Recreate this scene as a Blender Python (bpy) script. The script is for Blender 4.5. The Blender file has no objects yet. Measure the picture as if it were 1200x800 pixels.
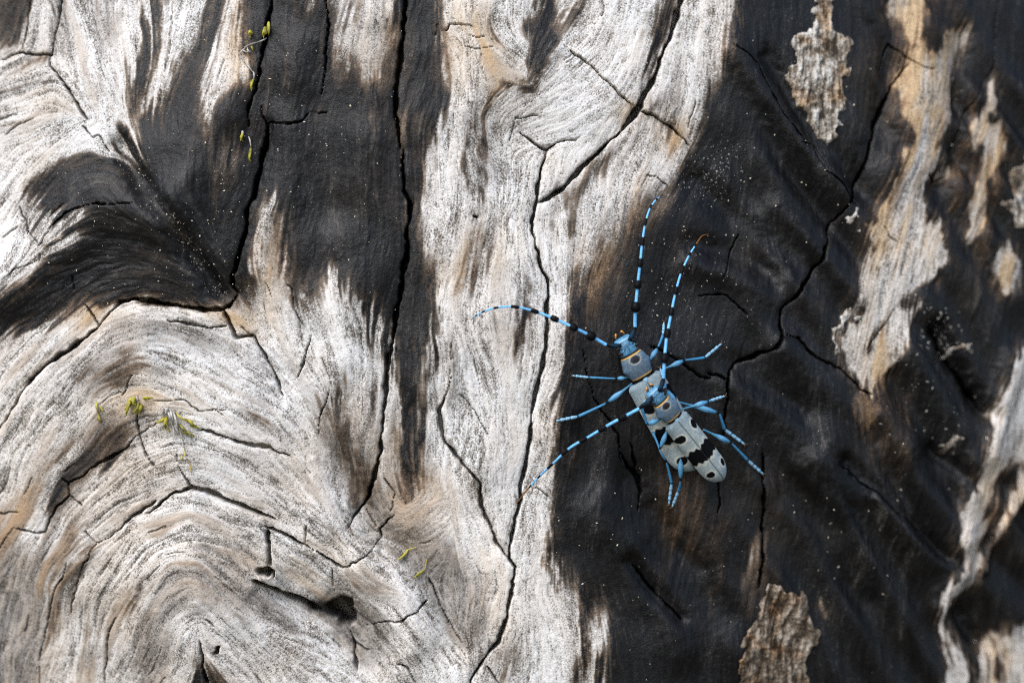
import bpy, math, random
import numpy as np
from mathutils import Vector, Matrix
sc = bpy.context.scene
COL = sc.collection
random.seed(7); RNG = np.random.default_rng(11)

# ------------------------------------------------------------------ camera, sky, sun, exposure
K = 0.21            # millimetres of trunk per photograph pixel at the reference depth
D = 700.0           # camera distance in millimetres
ZC = 900.0          # height of the picture's centre above the ground
MM = 0.001
cam_d = bpy.data.cameras.new('camera'); cam = bpy.data.objects.new('camera', cam_d); COL.objects.link(cam)
cam.location = (0, -D*MM, ZC*MM); cam.rotation_euler = (math.radians(90), 0, 0)
cam_d.sensor_width = 36; cam_d.lens = 100; cam_d.clip_start = 0.01; cam_d.clip_end = 500
cam_d.dof.use_dof = True; cam_d.dof.focus_distance = (D + 3.0)*MM; cam_d.dof.aperture_fstop = 3.9
cam_d.dof.aperture_blades = 9
sc.camera = cam
SUN_EL, SUN_AZ = math.radians(46), math.radians(210)      # azimuth clockwise from +Y (behind the camera, to its left)
wd = bpy.data.worlds.new('World'); sc.world = wd; wd.use_nodes = True
wn = wd.node_tree; sky = wn.nodes.new('ShaderNodeTexSky'); sky.sky_type = 'NISHITA'
sky.sun_disc = False; sky.sun_elevation = SUN_EL; sky.sun_rotation = SUN_AZ
sky.air_density = 1.0; sky.dust_density = 1.5; sky.ozone_density = 1.0
bg = wn.nodes['Background']; bg.inputs['Strength'].default_value = 0.11
wn.links.new(sky.outputs[0], bg.inputs['Color'])
sun_d = bpy.data.lights.new('sun', 'SUN'); sun = bpy.data.objects.new('sun', sun_d); COL.objects.link(sun)
sun_d.energy = 1.3; sun_d.angle = math.radians(42); sun_d.color = (1, 0.97, 0.93)
sv = Vector((math.sin(SUN_AZ)*math.cos(SUN_EL), math.cos(SUN_AZ)*math.cos(SUN_EL), math.sin(SUN_EL)))
sun.rotation_euler = sv.to_track_quat('Z', 'Y').to_euler(); sun.location = (-1.4, -1.0, 2.4)
vs = sc.view_settings; vs.view_transform = 'Standard'; vs.look = 'None'; vs.gamma = 1; vs.exposure = 1.3
sc.cycles.use_denoising = False; sc.cycles.filter_width = 1.1
sc.render.film_transparent = False

# ------------------------------------------------------------------ helpers
def tag(o, label=None, cat=None, group=None, kind=None):
    for k, v in (('label', label), ('category', cat), ('group', group), ('kind', kind)):
        if v: o[k] = v
    return o

class Nodes:
    def __init__(s, name):
        s.m = bpy.data.materials.new(name); s.m.use_nodes = True; s.t = s.m.node_tree
        s.p = s.t.nodes['Principled BSDF']
    def n(s, typ, **kw):
        x = s.t.nodes.new(typ)
        for k, v in kw.items():
            if k.startswith('i_'): x.inputs[k[2:].replace('_', ' ')].default_value = v
            else: setattr(x, k, v)
        return x
    def l(s, a, b): s.t.links.new(a, b)
    def attr(s, name): return s.n('ShaderNodeAttribute', attribute_name=name)
    def math(s, op, a, b=None, clamp=False):
        x = s.n('ShaderNodeMath', operation=op, use_clamp=clamp)
        for i, v in enumerate((a, b)):
            if v is None: continue
            if isinstance(v, (int, float)): x.inputs[i].default_value = v
            else: s.l(v, x.inputs[i])
        return x.outputs[0]
    def ramp(s, fac, stops):
        x = s.n('ShaderNodeValToRGB'); e = x.color_ramp.elements
        while len(e) < len(stops): e.new(0.5)
        for q, (p, c) in zip(e, stops): q.position = p; q.color = (*c, 1)
        s.l(fac, x.inputs[0]); return x.outputs[0]
    def mix(s, fac, a, b, mode='MIX'):
        x = s.n('ShaderNodeMix', data_type='RGBA', blend_type=mode)
        for i, v in ((0, fac), (6, a), (7, b)):
            if isinstance(v, (int, float)): x.inputs[i].default_value = v
            elif isinstance(v, tuple): x.inputs[i].default_value = (*v, 1)
            else: s.l(v, x.inputs[i])
        return x.outputs[2]
    def noise(s, scale, detail=2, rough=0.5, coord=None):
        x = s.n('ShaderNodeTexNoise'); x.inputs['Scale'].default_value = scale
        x.inputs['Detail'].default_value = detail; x.inputs['Roughness'].default_value = rough
        c = coord or s.obj()
        s.l(c, x.inputs['Vector']); return x.outputs['Fac']
    def obj(s):
        if not hasattr(s, 'tc'): s.tc = s.n('ShaderNodeTexCoord')
        return s.tc.outputs['Object']
    def bump(s, h, dist, strength=1.0, prev=None):
        b = s.n('ShaderNodeBump'); b.inputs['Distance'].default_value = dist; b.inputs['Strength'].default_value = strength
        s.l(h, b.inputs['Height'])
        if prev: s.l(prev, b.inputs['Normal'])
        return b.outputs[0]

def mesh_obj(name, verts, faces, mat, parent=None, attrs=None, smooth=True):
    me = bpy.data.meshes.new(name)
    verts = np.asarray(verts, dtype=np.float32).reshape(-1, 3)
    if isinstance(faces, np.ndarray):
        n = faces.shape[1]
        me.vertices.add(len(verts)); me.vertices.foreach_set('co', verts.ravel())
        me.loops.add(faces.size); me.loops.foreach_set('vertex_index', faces.astype(np.int32).ravel())
        me.polygons.add(len(faces)); me.polygons.foreach_set('loop_start', np.arange(0, faces.size, n, dtype=np.int32))
        me.update(calc_edges=True)
    else:
        me.from_pydata([tuple(map(float, v)) for v in verts], [], faces); me.update()
    if smooth: me.polygons.foreach_set('use_smooth', np.ones(len(me.polygons), dtype=bool))
    for k, v in (attrs or {}).items():
        v = np.asarray(v, dtype=np.float32)
        if v.ndim == 1:
            a = me.attributes.new(k, 'FLOAT', 'POINT'); a.data.foreach_set('value', v)
        else:
            a = me.attributes.new(k, 'FLOAT_COLOR', 'POINT')
            a.data.foreach_set('color', np.concatenate([v, np.ones((len(v), 1), np.float32)], 1).ravel())
    me.materials.append(mat)
    o = bpy.data.objects.new(name, me); COL.objects.link(o)
    if parent: o.parent = parent
    return o

# ------------------------------------------------------------------ the trunk's base shape: a round trunk, slightly barrelled
R = 430.0; XC = -34.0
def qz(z): return 26*(1 - np.exp(-((z - 22)**2)/(2*560*26)))
def base(a, z):
    th = a/R
    return XC + R*np.sin(th), R*(1 - np.cos(th)) + qz(z), th
def px_to_az(px, py, h=0.0):
    px = np.asarray(px, float); py = np.asarray(py, float); y = np.zeros_like(px)
    for _ in range(6):
        s = K*(D + y)/D
        x = (px - 600)*s; z = (400 - py)*s
        th = np.arcsin(np.clip((x - XC)/(R + h), -0.99, 0.99))
        y = R - (R + h)*np.cos(th) + qz(z)
    return R*th, z
H = 0.26                                   # millimetres between surface samples
A0 = px_to_az(-45, 400)[0]; A1 = px_to_az(1245, 400)[0]
NA = int((A1 - A0)/H) + 1; Z0, Z1 = -96.0, 96.0; NZ = int((Z1 - Z0)/H) + 1
PXC = K/H                                  # samples per photograph pixel
def g(pts):
    p = np.asarray(pts, float); a, z = px_to_az(p[:, 0], p[:, 1])
    return np.stack([(a - A0)/H, (z - Z0)/H], 1)          # column, row
TX = [0, 400, 800]; TY = [0, 265, 530]
def T(c, r, *pts): return [(TX[c] + x/2.9625, TY[r] + y/2.9625) for x, y in pts]

fy = np.fft.fftfreq(NZ)[:, None]; fx = np.fft.rfftfreq(NA)[None, :]
def blur(a, s): return np.fft.irfft2(np.fft.rfft2(a)*np.exp(-2*(math.pi*s)**2*(fx**2 + fy**2)), s=a.shape)
def nrm(a): return (a - a.mean())/a.std()
def gn(s): return nrm(blur(RNG.standard_normal((NZ, NA)), s))
def sstep(e0, e1, x):
    t = np.clip((x - e0)/(e1 - e0), 0, 1); return t*t*(3 - 2*t)
JJ, II = np.mgrid[0:NZ, 0:NA].astype(np.float32)

# ------------------------------------------------------------------ grain direction from drawn strokes (photograph pixels)
grain = [
 [(480,0),(470,150),(462,300),(440,450),(410,600)], [(560,0),(560,200),(545,400),(540,560),(590,680),(560,800)],
 [(640,200),(640,400),(610,600),(590,700),(570,800)], [(700,200),(680,400),(655,600),(680,800)],
 [(320,0),(300,150),(275,320)], [(380,0),(350,200),(325,330)], [(250,0),(215,130),(215,230),(262,330)],
 [(80,0),(100,80),(140,170)], [(150,0),(160,130)], [(30,0),(15,60),(0,70)],
 [(0,370),(60,315),(110,290),(180,288),(260,325)], [(10,300),(40,240),(90,200),(140,200),(190,250)],
 [(0,240),(50,180),(110,140)], [(0,120),(60,105),(100,130)],
 [(0,520),(60,440),(120,372),(180,365),(250,385),(310,425),(380,520)], [(0,640),(50,540),(110,450),(170,430),(260,470),(350,540),(420,620)],
 [(10,800),(30,680),(80,590),(150,520),(225,510),(300,545),(390,620),(470,690),(540,780)],
 [(50,800),(70,690),(120,620),(180,575),(225,565),(300,595),(380,650),(450,720)],
 [(90,800),(115,710),(160,630),(225,600),(300,630),(370,690),(450,760)],
 [(140,800),(165,725),(205,665),(240,655),(290,690),(350,740),(420,795)], [(190,800),(210,735),(240,705),(280,740),(330,795)],
 [(400,420),(400,500),(395,560)], [(330,330),(350,430),(400,530),(450,620),(500,690)], [(420,640),(480,620),(520,600)],
 [(430,700),(480,690),(510,660)],
 [(850,0),(830,150),(770,260),(730,400)], [(780,0),(750,100),(700,200)], [(900,0),(905,200),(890,400),(860,600),(830,800)],
 [(1000,0),(990,200),(960,400),(950,600),(930,800)], [(1100,0),(1060,150),(1020,300),(1000,450),(1010,600)],
 [(1180,100),(1150,250),(1120,400),(1090,560)], [(720,450),(700,650),(740,800)], [(1195,420),(1150,550),(1120,700),(1130,800)],
 [(660,50),(620,100),(560,130)], [(540,30),(580,60),(620,110)], [(610,160),(660,150),(700,120)],
]
samp = []
for st in grain:
    p = g(st); 
    for q0, q1 in zip(p[:-1], p[1:]):
        n = max(2, int(np.hypot(*(q1 - q0))/12)); an = math.atan2(q1[1] - q0[1], q1[0] - q0[0])
        for k in range(n): samp.append((*(q0 + (q1 - q0)*(k + .5)/n), an))
samp = np.array(samp)
cs = 8; jj = np.arange(0, NZ + cs, cs); ii = np.arange(0, NA + cs, cs)
gj, gi = np.meshgrid(jj, ii, indexing='ij')
w2 = 1/((gi[..., None] - samp[:, 0])**2 + (gj[..., None] - samp[:, 1])**2 + 30)**1.6
c2 = (w2*np.cos(2*samp[:, 2])).sum(-1); s2 = (w2*np.sin(2*samp[:, 2])).sum(-1); del w2
def up(a):
    fj = np.arange(NZ)/cs; fi = np.arange(NA)/cs
    j0 = fj.astype(int); i0 = fi.astype(int); tj = (fj - j0)[:, None]; ti = (fi - i0)[None, :]
    b = a[j0]*(1 - tj) + a[j0 + 1]*tj
    return b[:, i0]*(1 - ti) + b[:, i0 + 1]*ti
mag = np.hypot(c2, s2); ANG = 0.5*np.arctan2(up(s2/mag), up(c2/mag))
ANG = ANG + 0.10*gn(16) + 0.06*gn(5)
DX = np.cos(ANG).astype(np.float32); DY = np.sin(ANG).astype(np.float32)

def samplei(arr, x, y):
    return arr[np.clip(np.rint(y), 0, NZ - 1).astype(np.int32), np.clip(np.rint(x), 0, NA - 1).astype(np.int32)]
def lic(layers, L, step=1.0):
    """mean of each noise layer along the grain; also the shift field itself"""
    acc = [l.astype(np.float32).copy() for l in layers]
    for sg in (1, -1):
        x, y = II.copy(), JJ.copy(); px, py = DX*sg, DY*sg
        for k in range(L):
            x += px*step; y += py*step
            for q, l in zip(acc, layers): q += samplei(l, x, y)
            nx, ny = samplei(DX, x, y), samplei(DY, x, y)
            f = np.sign(nx*px + ny*py); px, py = nx*f, ny*f
    return [nrm(q) for q in acc]
wn0 = RNG.standard_normal((NZ, NA)).astype(np.float32)
fib_s, fib_m = lic([wn0, gn(1.2).astype(np.float32)], 6)
fib_l, fib_w, fib_b = lic([gn(0.7).astype(np.float32), gn(2.2).astype(np.float32), gn(5.0).astype(np.float32)], 26, 1.6)

# ------------------------------------------------------------------ distances to drawn lines
WX = (0.8*gn(7) + 0.42*gn(2.0)); WY = (0.8*gn(7) + 0.42*gn(2.0))
def polydist(pts, reach, warp=1.0):
    p = g(pts); lo = np.floor(p.min(0) - reach - 4).astype(int); hi = np.ceil(p.max(0) + reach + 4).astype(int)
    i0, j0 = max(lo[0], 0), max(lo[1], 0); i1, j1 = min(hi[0], NA), min(hi[1], NZ)
    if i1 <= i0 or j1 <= j0: return None
    S = np.s_[j0:j1, i0:i1]
    X = II[S] + warp*WX[S]; Y = JJ[S] + warp*WY[S]
    best = np.full(X.shape, 1e9); sg = np.zeros_like(best); tt = np.zeros_like(best)
    seg = np.hypot(*(p[1:] - p[:-1]).T); tot = seg.sum(); cum = 0
    for (q0, q1, l) in zip(p[:-1], p[1:], seg):
        d = (q1 - q0); t = np.clip(((X - q0[0])*d[0] + (Y - q0[1])*d[1])/(l*l + 1e-9), 0, 1)
        ex = X - q0[0] - t*d[0]; ey = Y - q0[1] - t*d[1]; dd = ex*ex + ey*ey
        m = dd < best; best = np.where(m, dd, best)
        sg = np.where(m, np.sign(d[0]*ey - d[1]*ex), sg); tt = np.where(m, (cum + t*l)/tot, tt); cum += l
    return S, np.sqrt(best)/PXC, sg, tt                      # distances in photograph pixels
def inpoly(pts, warp=2.6):
    p = g(pts); lo = np.floor(p.min(0) - 8).astype(int); hi = np.ceil(p.max(0) + 8).astype(int)
    i0, j0 = max(lo[0], 0), max(lo[1], 0); i1, j1 = min(hi[0], NA), min(hi[1], NZ)
    if i1 <= i0 or j1 <= j0: return None
    S = np.s_[j0:j1, i0:i1]; X = II[S] + warp*WX[S]; Y = JJ[S] + warp*WY[S]; c = np.zeros(X.shape, bool)
    q = np.roll(p, 1, 0)
    for (xa, ya), (xb, yb) in zip(p, q):
        if ya == yb: continue
        c ^= ((ya > Y) != (yb > Y)) & (X < (xb - xa)*(Y - ya)/(yb - ya) + xa)
    return S, c
# ------------------------------------------------------------------ charred and stained areas, plus one strip of painted groove shade (value 0 bare wood .. 1 black)
stains = [
 # big dark field between the left pale wood and the middle pale strip
 (1, [(320,-60),(470,-60),(520,-60),(517,20),(526,45),(518,80),(521,128),(505,168),(498,202),(495,268),(503,300),(516,366),(508,400),(500,465),(497,520),(492,580),(470,600),(473,540),(472,470),(455,430),(462,380),(450,420),(440,390),(420,360),(400,325),(385,318),(370,350),(363,345),(368,335),(352,362),(338,345),(333,265),(322,240),(312,238),(300,290),(296,318),(280,352),(262,362),(215,360),(180,357),(152,350),(137,355),(120,362),(100,358),(60,384),(20,388),(0,397),(-60,430),(-60,380),(0,352),(33,328),(67,297),(85,268),(91,255),(70,250),(55,247),(47,253),(50,234),(22,233),(21,226),(40,202),(68,189),(108,182),(135,188),(145,172),(169,155),(182,135),(193,118),(206,78),(223,64),(233,37),(246,5),(252,-60)]),
 (1, [(172,-60),(193,-60),(192,0),(187,50),(182,74),(172,108),(162,135),(153,136),(147,125),(158,67),(162,34),(170,0)]),
 (0, T(0,0,(780,-160),(830,-160),(835,0),(850,100),(835,200),(862,260),(830,305),(800,290),(770,335),(745,440),(712,435),(700,340),(715,210),(755,110),(785,20))),
 (.9, T(0,0,(745,380),(765,320),(775,420),(760,440))),
 (.55, T(0,0,(765,490),(820,500),(835,620),(770,640))), (.55, T(0,0,(715,560),(745,480),(765,600),(750,660))),
 (.25, T(0,0,(1060,-60),(1110,-60),(1100,40),(1075,60))), (.3, T(0,0,(1150,-60),(1185,-60),(1185,250),(1160,210))),
 (.12, T(1,0,(0,-100),(150,-100),(185,20),(205,100),(185,200),(155,310),(130,250),(100,290),(70,230),(40,270),(0,240),(-20,100))),
 (.6, T(1,0,(20,0),(90,20),(70,90),(20,70))), (.75, T(1,0,(140,180),(200,100),(205,250),(165,320))),
 (.35, T(1,0,(205,400),(230,410),(225,450),(210,480))), (.3, T(1,0,(255,430),(285,450),(275,490),(255,480))),
 (.15, T(1,0,(210,670),(228,690),(225,760),(208,750))),
 (.2, [(318,260),(331,240),(334,262),(330,330),(345,360),(300,340),(312,300)]),
 (.4, T(0,0,(960,690),(985,705),(975,800),(930,800))),
 # streaks under the field
 (.9, T(1,1,(310,330),(345,300),(338,400),(310,470),(300,420))), (1, T(1,1,(230,420),(300,400),(310,560),(290,820),(215,820),(225,600))),
 (.1, T(1,1,(285,370),(310,365),(300,480),(275,590),(262,540))),
 (.9, T(1,2,(190,-40),(260,-40),(255,120),(215,200),(205,100))), (.7, T(1,2,(25,60),(110,30),(90,150),(20,240),(5,220))),
 (.7, T(1,1,(-40,540),(10,560),(20,700),(0,780),(-30,720))), (.6, T(1,1,(165,690),(190,640),(215,800),(170,820))),
 (.7, T(1,1,(95,370),(112,340),(112,430),(100,440))), (.55, T(1,1,(90,560),(130,480),(125,640),(95,640))),
 # middle pale strip: dark blots
 (1, T(1,0,(690,-20),(735,-20),(735,60),(770,100),(745,150),(715,190),(700,270),(685,310),(640,330),(650,290),(640,250),(655,170),(625,130),(620,90),(655,50))),
 (.75, T(1,0,(495,330),(520,300),(560,300),(640,285),(640,310),(560,320),(535,345),(510,400),(495,470),(490,600),(500,700),(480,720),(455,700),(470,620),(480,480),(485,400))),
 (.85, T(1,0,(450,380),(460,385),(455,470),(470,530),(440,590),(415,580),(425,500))), (.5, T(1,0,(490,60),(520,100),(560,170),(600,230),(570,250),(530,170),(480,110))),
 (.95, T(1,1,(640,170),(650,180),(655,290),(648,370),(615,470),(600,470),(612,380),(630,280))),
 (.5, T(1,1,(440,60),(530,0),(530,90),(480,130),(440,200))), (.6, T(1,1,(400,180),(425,60),(440,120),(415,260))),
 (.5, T(1,1,(375,400),(392,410),(385,600),(360,620))),
 (.95, T(1,0,(800,-20),(870,-20),(850,40),(815,70),(800,40))), (.8, T(1,0,(1110,-20),(1170,-20),(1150,100),(1100,190),(1065,280),(1055,210),(1085,110))),
 (.7, T(1,0,(1035,365),(1100,375),(1185,410),(1185,470),(1120,430),(1060,400))), (.6, T(1,0,(740,690),(850,600),(960,520),(930,590),(830,680),(790,750),(740,800))),
 (.75, T(1,0,(1150,310),(1170,305),(1165,345),(1148,340))), (.5, T(1,0,(1140,240),(1165,230),(1170,290),(1140,300))),
 # the black field on the right
 (1, [(868,-60),(1300,-60),(1300,900),(668,900),(672,800),(682,700),(681,692),(677,695),(668,690),(667,694),(653,665),(640,655),(640,618),(646,598),(648,565),(648,530),(652,505),(655,470),(657,430),(662,395),(665,366),(672,350),(668,300),(672,300),(680,335),(690,320),(700,300),(712,280),(730,255),(752,250),(770,225),(785,212),(800,200),(806,170),(820,142),(830,104),(842,70),(857,34),(862,0)]),
 (.55, [(690,300),(705,262),(740,240),(765,222),(790,205),(800,200),(790,240),(740,280),(715,320),(700,350)]),
 (.3, [(700,262),(720,250),(738,236),(745,252),(715,290),(700,310)]),
 (.06, T(1,2,(900,520),(942,540),(925,620),(885,760),(870,960),(815,960),(830,800),(850,680),(868,600))),
 (.4, T(1,2,(780,20),(795,30),(790,70),(775,50))),
 # tan streaks in the black field
 (.26, T(2,0,(715,-80),(820,-80),(830,0),(870,80),(960,110),(965,200),(940,300),(945,400),(900,470),(890,580),(850,640),(840,740),(830,830),(640,830),(690,730),(740,610),(750,520),(800,480),(760,430),(750,300),(770,220),(760,120),(720,40))),
 (.8, T(2,0,(810,60),(850,50),(900,110),(890,170),(830,150))), (.8, T(2,0,(880,480),(945,430),(950,560),(900,600))), 
 (.4, T(2,0,(970,60),(1010,70),(1005,150),(975,260),(960,180))),
 (.12, T(2,1,(620,-20),(660,70),(620,150),(605,250),(640,275),(592,330),(565,400),(565,520),(590,560),(640,575),(690,520),(740,470),(800,340),(850,200),(925,100),(880,-20))),
 (.9, T(2,1,(660,150),(690,170),(680,190),(662,175))), (.85, T(2,1,(745,290),(830,190),(870,190),(800,270),(760,300))), (.9, T(2,1,(635,430),(690,370),(720,300),(715,360),(650,445))),
 (.55, T(2,1,(575,580),(640,590),(670,640),(620,725),(580,660))), (.45, T(2,1,(540,330),(605,260),(600,310),(560,350),(555,450),(540,460))),
 (.18, T(2,0,(1088,280),(1062,350),(1000,440),(1010,510),(1050,490),(1040,600),(1020,680),(990,720),(1000,810),(1040,800),(1080,690),(1080,620),(1125,520),(1100,430),(1062,430),(1095,330))),
 (.1, T(2,1,(980,55),(1000,-10),(1040,5),(1020,50))), (.15, T(2,1,(1070,110),(1130,55),(1165,140),(1150,220),(1120,245),(1070,150))),
 (.75, T(2,1,(430,240),(500,260),(515,320),(460,320))), (.8, T(2,0,(590,100),(640,150),(620,260),(600,250))), (.75, T(2,0,(610,620),(660,640),(650,680),(620,670))), (.65, T(2,0,(550,540),(590,535),(585,600),(560,600))),
 (.4, T(2,0,(880,600),(960,560),(950,610),(890,640))),
 # pale ribbon by the right edge
 (.05, T(2,1,(1260,300),(1185,400),(1130,500),(1090,580),(1060,650),(1050,740),(1030,830),(1260,830))),
 (.05, T(2,2,(1040,-30),(1020,100),(960,210),(945,290),(960,400),(950,450),(900,490),(885,560),(900,640),(905,700),(925,960),(1000,960),(990,760),(960,690),(925,650),(912,560),(930,500),(990,460),(1010,410),(1050,380),(1110,240),(1250,60),(1250,-30))),
 (.85, T(2,2,(1090,90),(1170,20),(1180,80),(1120,170),(1060,330),(1040,380),(1015,330),(1060,200))), (.6, T(2,2,(1120,30),(1160,0),(1130,70),(1090,130))),
 (.12, T(2,2,(1040,690),(1070,640),(1130,620),(1180,590),(1260,560),(1260,960),(1030,960))),
 (.85, T(2,2,(1100,680),(1130,660),(1110,800),(1080,800))),
 (.4, T(2,2,(480,495),(500,500),(505,580),(490,590))), (.55, T(2,2,(210,360),(270,340),(250,500),(220,500))),
 # dark marks on the left pale wood
 (.9, T(0,0,(-60,-60),(110,-60),(100,20),(75,110),(40,140),(0,130),(-60,150))), (.7, T(0,0,(180,-20),(225,-20),(215,60),(190,130),(172,190),(165,100))),
 (.75, T(0,0,(40,225),(110,190),(170,195),(140,225),(80,235))), (.75, T(0,0,(-20,325),(60,295),(130,290),(80,315),(0,335))),
 (.3, T(0,0,(300,390),(330,290),(345,300),(315,410))),
 (.7, T(0,1,(380,470),(430,400),(500,470),(580,480),(560,500),(480,500),(440,570),(400,590))), (.6, T(0,1,(280,480),(320,460),(350,540),(300,570))),
 (.87, T(0,1,(260,800),(330,720),(450,690),(470,720),(420,790),(300,860))), (.5, T(0,1,(830,650),(900,640),(960,690),(1050,720),(900,700))),
 (.87, T(0,2,(200,60),(300,-30),(420,-30),(330,50),(260,110),(220,180),(150,270),(130,220),(170,150))),
 (.65, T(0,2,(270,360),(330,290),(330,350),(270,480),(210,600),(160,650),(190,500))), (.65, T(0,2,(430,520),(500,430),(530,400),(510,450),(460,550))),
 (.95, T(0,2,(680,730),(720,700),(740,750),(790,770),(845,765),(840,960),(690,960),(675,800))), (.9, T(0,2,(750,672),(770,665),(785,680),(765,692))),
 (.6, T(0,2,(700,350),(760,350),(830,390),(850,410),(770,390))), (.45, T(0,2,(690,470),(760,470),(860,560),(900,600),(780,530))),
 (.8, T(0,2,(1105,275),(1150,285),(1190,310),(1130,300))), (.55, T(1,2,(50,470),(170,450),(180,480),(60,500))),
 (.6, T(1,2,(540,690),(600,680),(630,710),(610,740),(540,720))), (.35, T(1,2,(420,420),(520,450),(510,600),(450,660),(420,560))),
 (.45, T(0,1,(1080,760),(1130,560),(1180,620),(1185,830),(1130,800))),
 (.4, T(0,0,(320,20),(420,-20),(400,140),(330,150))),
 # broad grey-brown bands that follow the folds at lower left
 (.42, [(-40,640),(20,575),(80,505),(140,478),(158,492),(115,545),(75,615),(52,700),(44,840),(-40,840)]), (.36, [(150,840),(160,740),(195,672),(235,655),(290,682),(360,738),(350,748),(285,708),(240,688),(212,722),(195,840)]),
 (.36, [(232,628),(280,630),(320,655),(345,690),(300,668),(250,648)]), (.40, [(398,420),(420,490),(448,560),(500,622),(540,680),(560,735),(535,760),(492,690),(440,632),(402,570),(385,490)]),  # long second strip: brownish shade between the folds, painted into the colour
 (.40, [(440,600),(480,560),(520,600),(540,660),(560,700),(520,690),(480,650)]), (.34, [(130,372),(190,375),(250,390),(300,425),(260,415),(190,398),(150,420),(120,470),(100,460)]), (.42, [(345,690),(400,690),(440,720),(450,790),(420,780),(390,745)]),
 (.0, [(25,640),(50,575),(85,525),(95,530),(65,585),(45,650)]), (.0, [(250,735),(300,745),(370,800),(390,840),(290,840)]),
]
MARKS = [k for k, (v, pl) in enumerate(stains) if v == .9 and pl[0][0] < -10][0]
stain = np.zeros((NZ, NA))
for k_, (v, pl) in enumerate(stains):
    if k_ > MARKS and v < .88: v *= .78
    r = inpoly(pl)
    if r is not None: stain[r[0]] = np.where(r[1], np.maximum(v, stain[r[0]]) if k_ > MARKS and 0 < v < .4 else v, stain[r[0]])
def lic2(a, L):
    acc = a.copy(); 
    for sg in (1, -1):
        x, y = II.copy(), JJ.copy(); px, py = DX*sg, DY*sg
        for k in range(L):
            x += px*1.3; y += py*1.3; acc += samplei(a, x, y)
            nx, ny = samplei(DX, x, y), samplei(DY, x, y); f = np.sign(nx*px + ny*py); px, py = nx*f, ny*f
    return acc/(2*L + 1)
def advect(a, amt):
    return samplei(a, II + DX*amt, JJ + DY*amt)
stain = blur(stain, 1.0)
amt = np.clip(12.0*fib_l + 2.2*fib_m + 1.6*fib_w, -34, 34)*(.55 + .9*sstep(.2, 1.4, gn(24) + .8))*(1 - .72*sstep(g([(880, 400)])[0][0], g([(960, 400)])[0][0], II))
stain = advect(stain, amt)
sm = lic2(stain, 6); lw = .65 - .4*sstep(g([(880, 400)])[0][0], g([(960, 400)])[0][0], II); stain = (1 - lw)*stain + lw*sm; stain = blur(stain, 1.1)
RR = sstep(g([(880, 400)])[0][0], g([(960, 400)])[0][0], II); stain = stain*(1 - RR) + RR*sstep(.12, .88, stain)
edge = np.clip(blur(np.abs(stain - blur(stain, 6)), 4)*4, 0, 1)
stain = stain + edge*(0.26*fib_m + 0.34*fib_l + 0.14*fib_s + .1*fib_w)
LEFT = sstep(1, 0, (II - g([(540, 400)])[0][0])/(120*PXC))
stain = stain - .025*LEFT*np.clip(.5*fib_l + .4*fib_w + .5*gn(20), 0, 2)*(stain > .6) - .02*np.clip(gn(26), 0, 2)*(stain > .8)
stain = np.clip(stain, 0, 1)

# warm brown tone: tan streaks, dirty lower left, rims
warms = [ # (value, centre x, y, rx, ry)
 (.35,50,660,100,180),(.28,150,660,100,100),(.3,170,560,60,40),(.3,300,640,80,60),(.5,360,660,45,50),(.35,60,110,60,40),(.45,95,360,40,30),(.6,280,372,35,22),(.5,170,470,60,30),
 (.3,480,620,60,70),(.35,560,690,30,70),(.5,280,60,20,60),(.35,310,300,20,60),(.45,740,130,20,20),(.55,790,160,30,25),(.4,730,220,40,30),
 (.3,430,540,30,60),(.3,240,780,60,40),(1.35,1075,60,60,90),(1.35,1070,160,50,80),(1.1,1050,270,55,60),(.3,1020,350,45,60),(.75,1035,430,30,50),(1.0,1030,490,40,60),
 (1.3,1150,200,50,100),(.8,1180,310,40,40),(.7,1170,580,50,60),(.35,1130,640,40,50),(.5,1180,770,50,50),(.9,800,600,60,90),(.5,900,640,25,100),(.45,350,100,40,90),(.35,470,60,40,80),
 (.5,700,330,40,70),(.6,760,270,60,40),(.25,540,300,60,60),(.5,560,60,50,60)]
warm = np.zeros((NZ, NA))
for v, x, y, rx, ry in warms:
    c = g([(x, y)])[0]
    warm = np.maximum(warm, v*np.exp(-((II - c[0])/(rx*PXC))**2 - ((JJ - c[1])/(ry*PXC))**2))
warm = np.clip(warm*(0.75 + 0.35*fib_b + .18*fib_w) + 0.07*gn(18) + .05*fib_w + .11, 0, 1)
dirt = np.zeros((NZ, NA))     # streaky grime on the bleached wood
for v, x, y, rx, ry in [(1.35,50,690,120,170),(1.1,150,560,90,80),(1.1,200,660,110,80),(.9,440,640,60,60),(.9,400,740,70,60),(.7,330,600,100,90),(.7,90,430,110,70),(.6,280,440,130,60),(.6,60,100,90,120),(.7,470,560,70,130),(.6,430,690,90,80),
                        (.5,560,350,60,120),(.55,580,90,70,70),(.35,640,400,60,300),(.5,770,170,60,60),(.5,400,60,60,90)]:
    c = g([(x, y)])[0]
    dirt = np.maximum(dirt, v*np.exp(-((II - c[0])/(rx*PXC))**2 - ((JJ - c[1])/(ry*PXC))**2))
grime = np.clip(dirt*sstep(-0.2, 1.7, 0.7*fib_w + 0.65*fib_b + 0.3*fib_l), 0, 1)*0.75
stain = np.clip(np.maximum(stain, grime*0.62), 0, 1)

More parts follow.
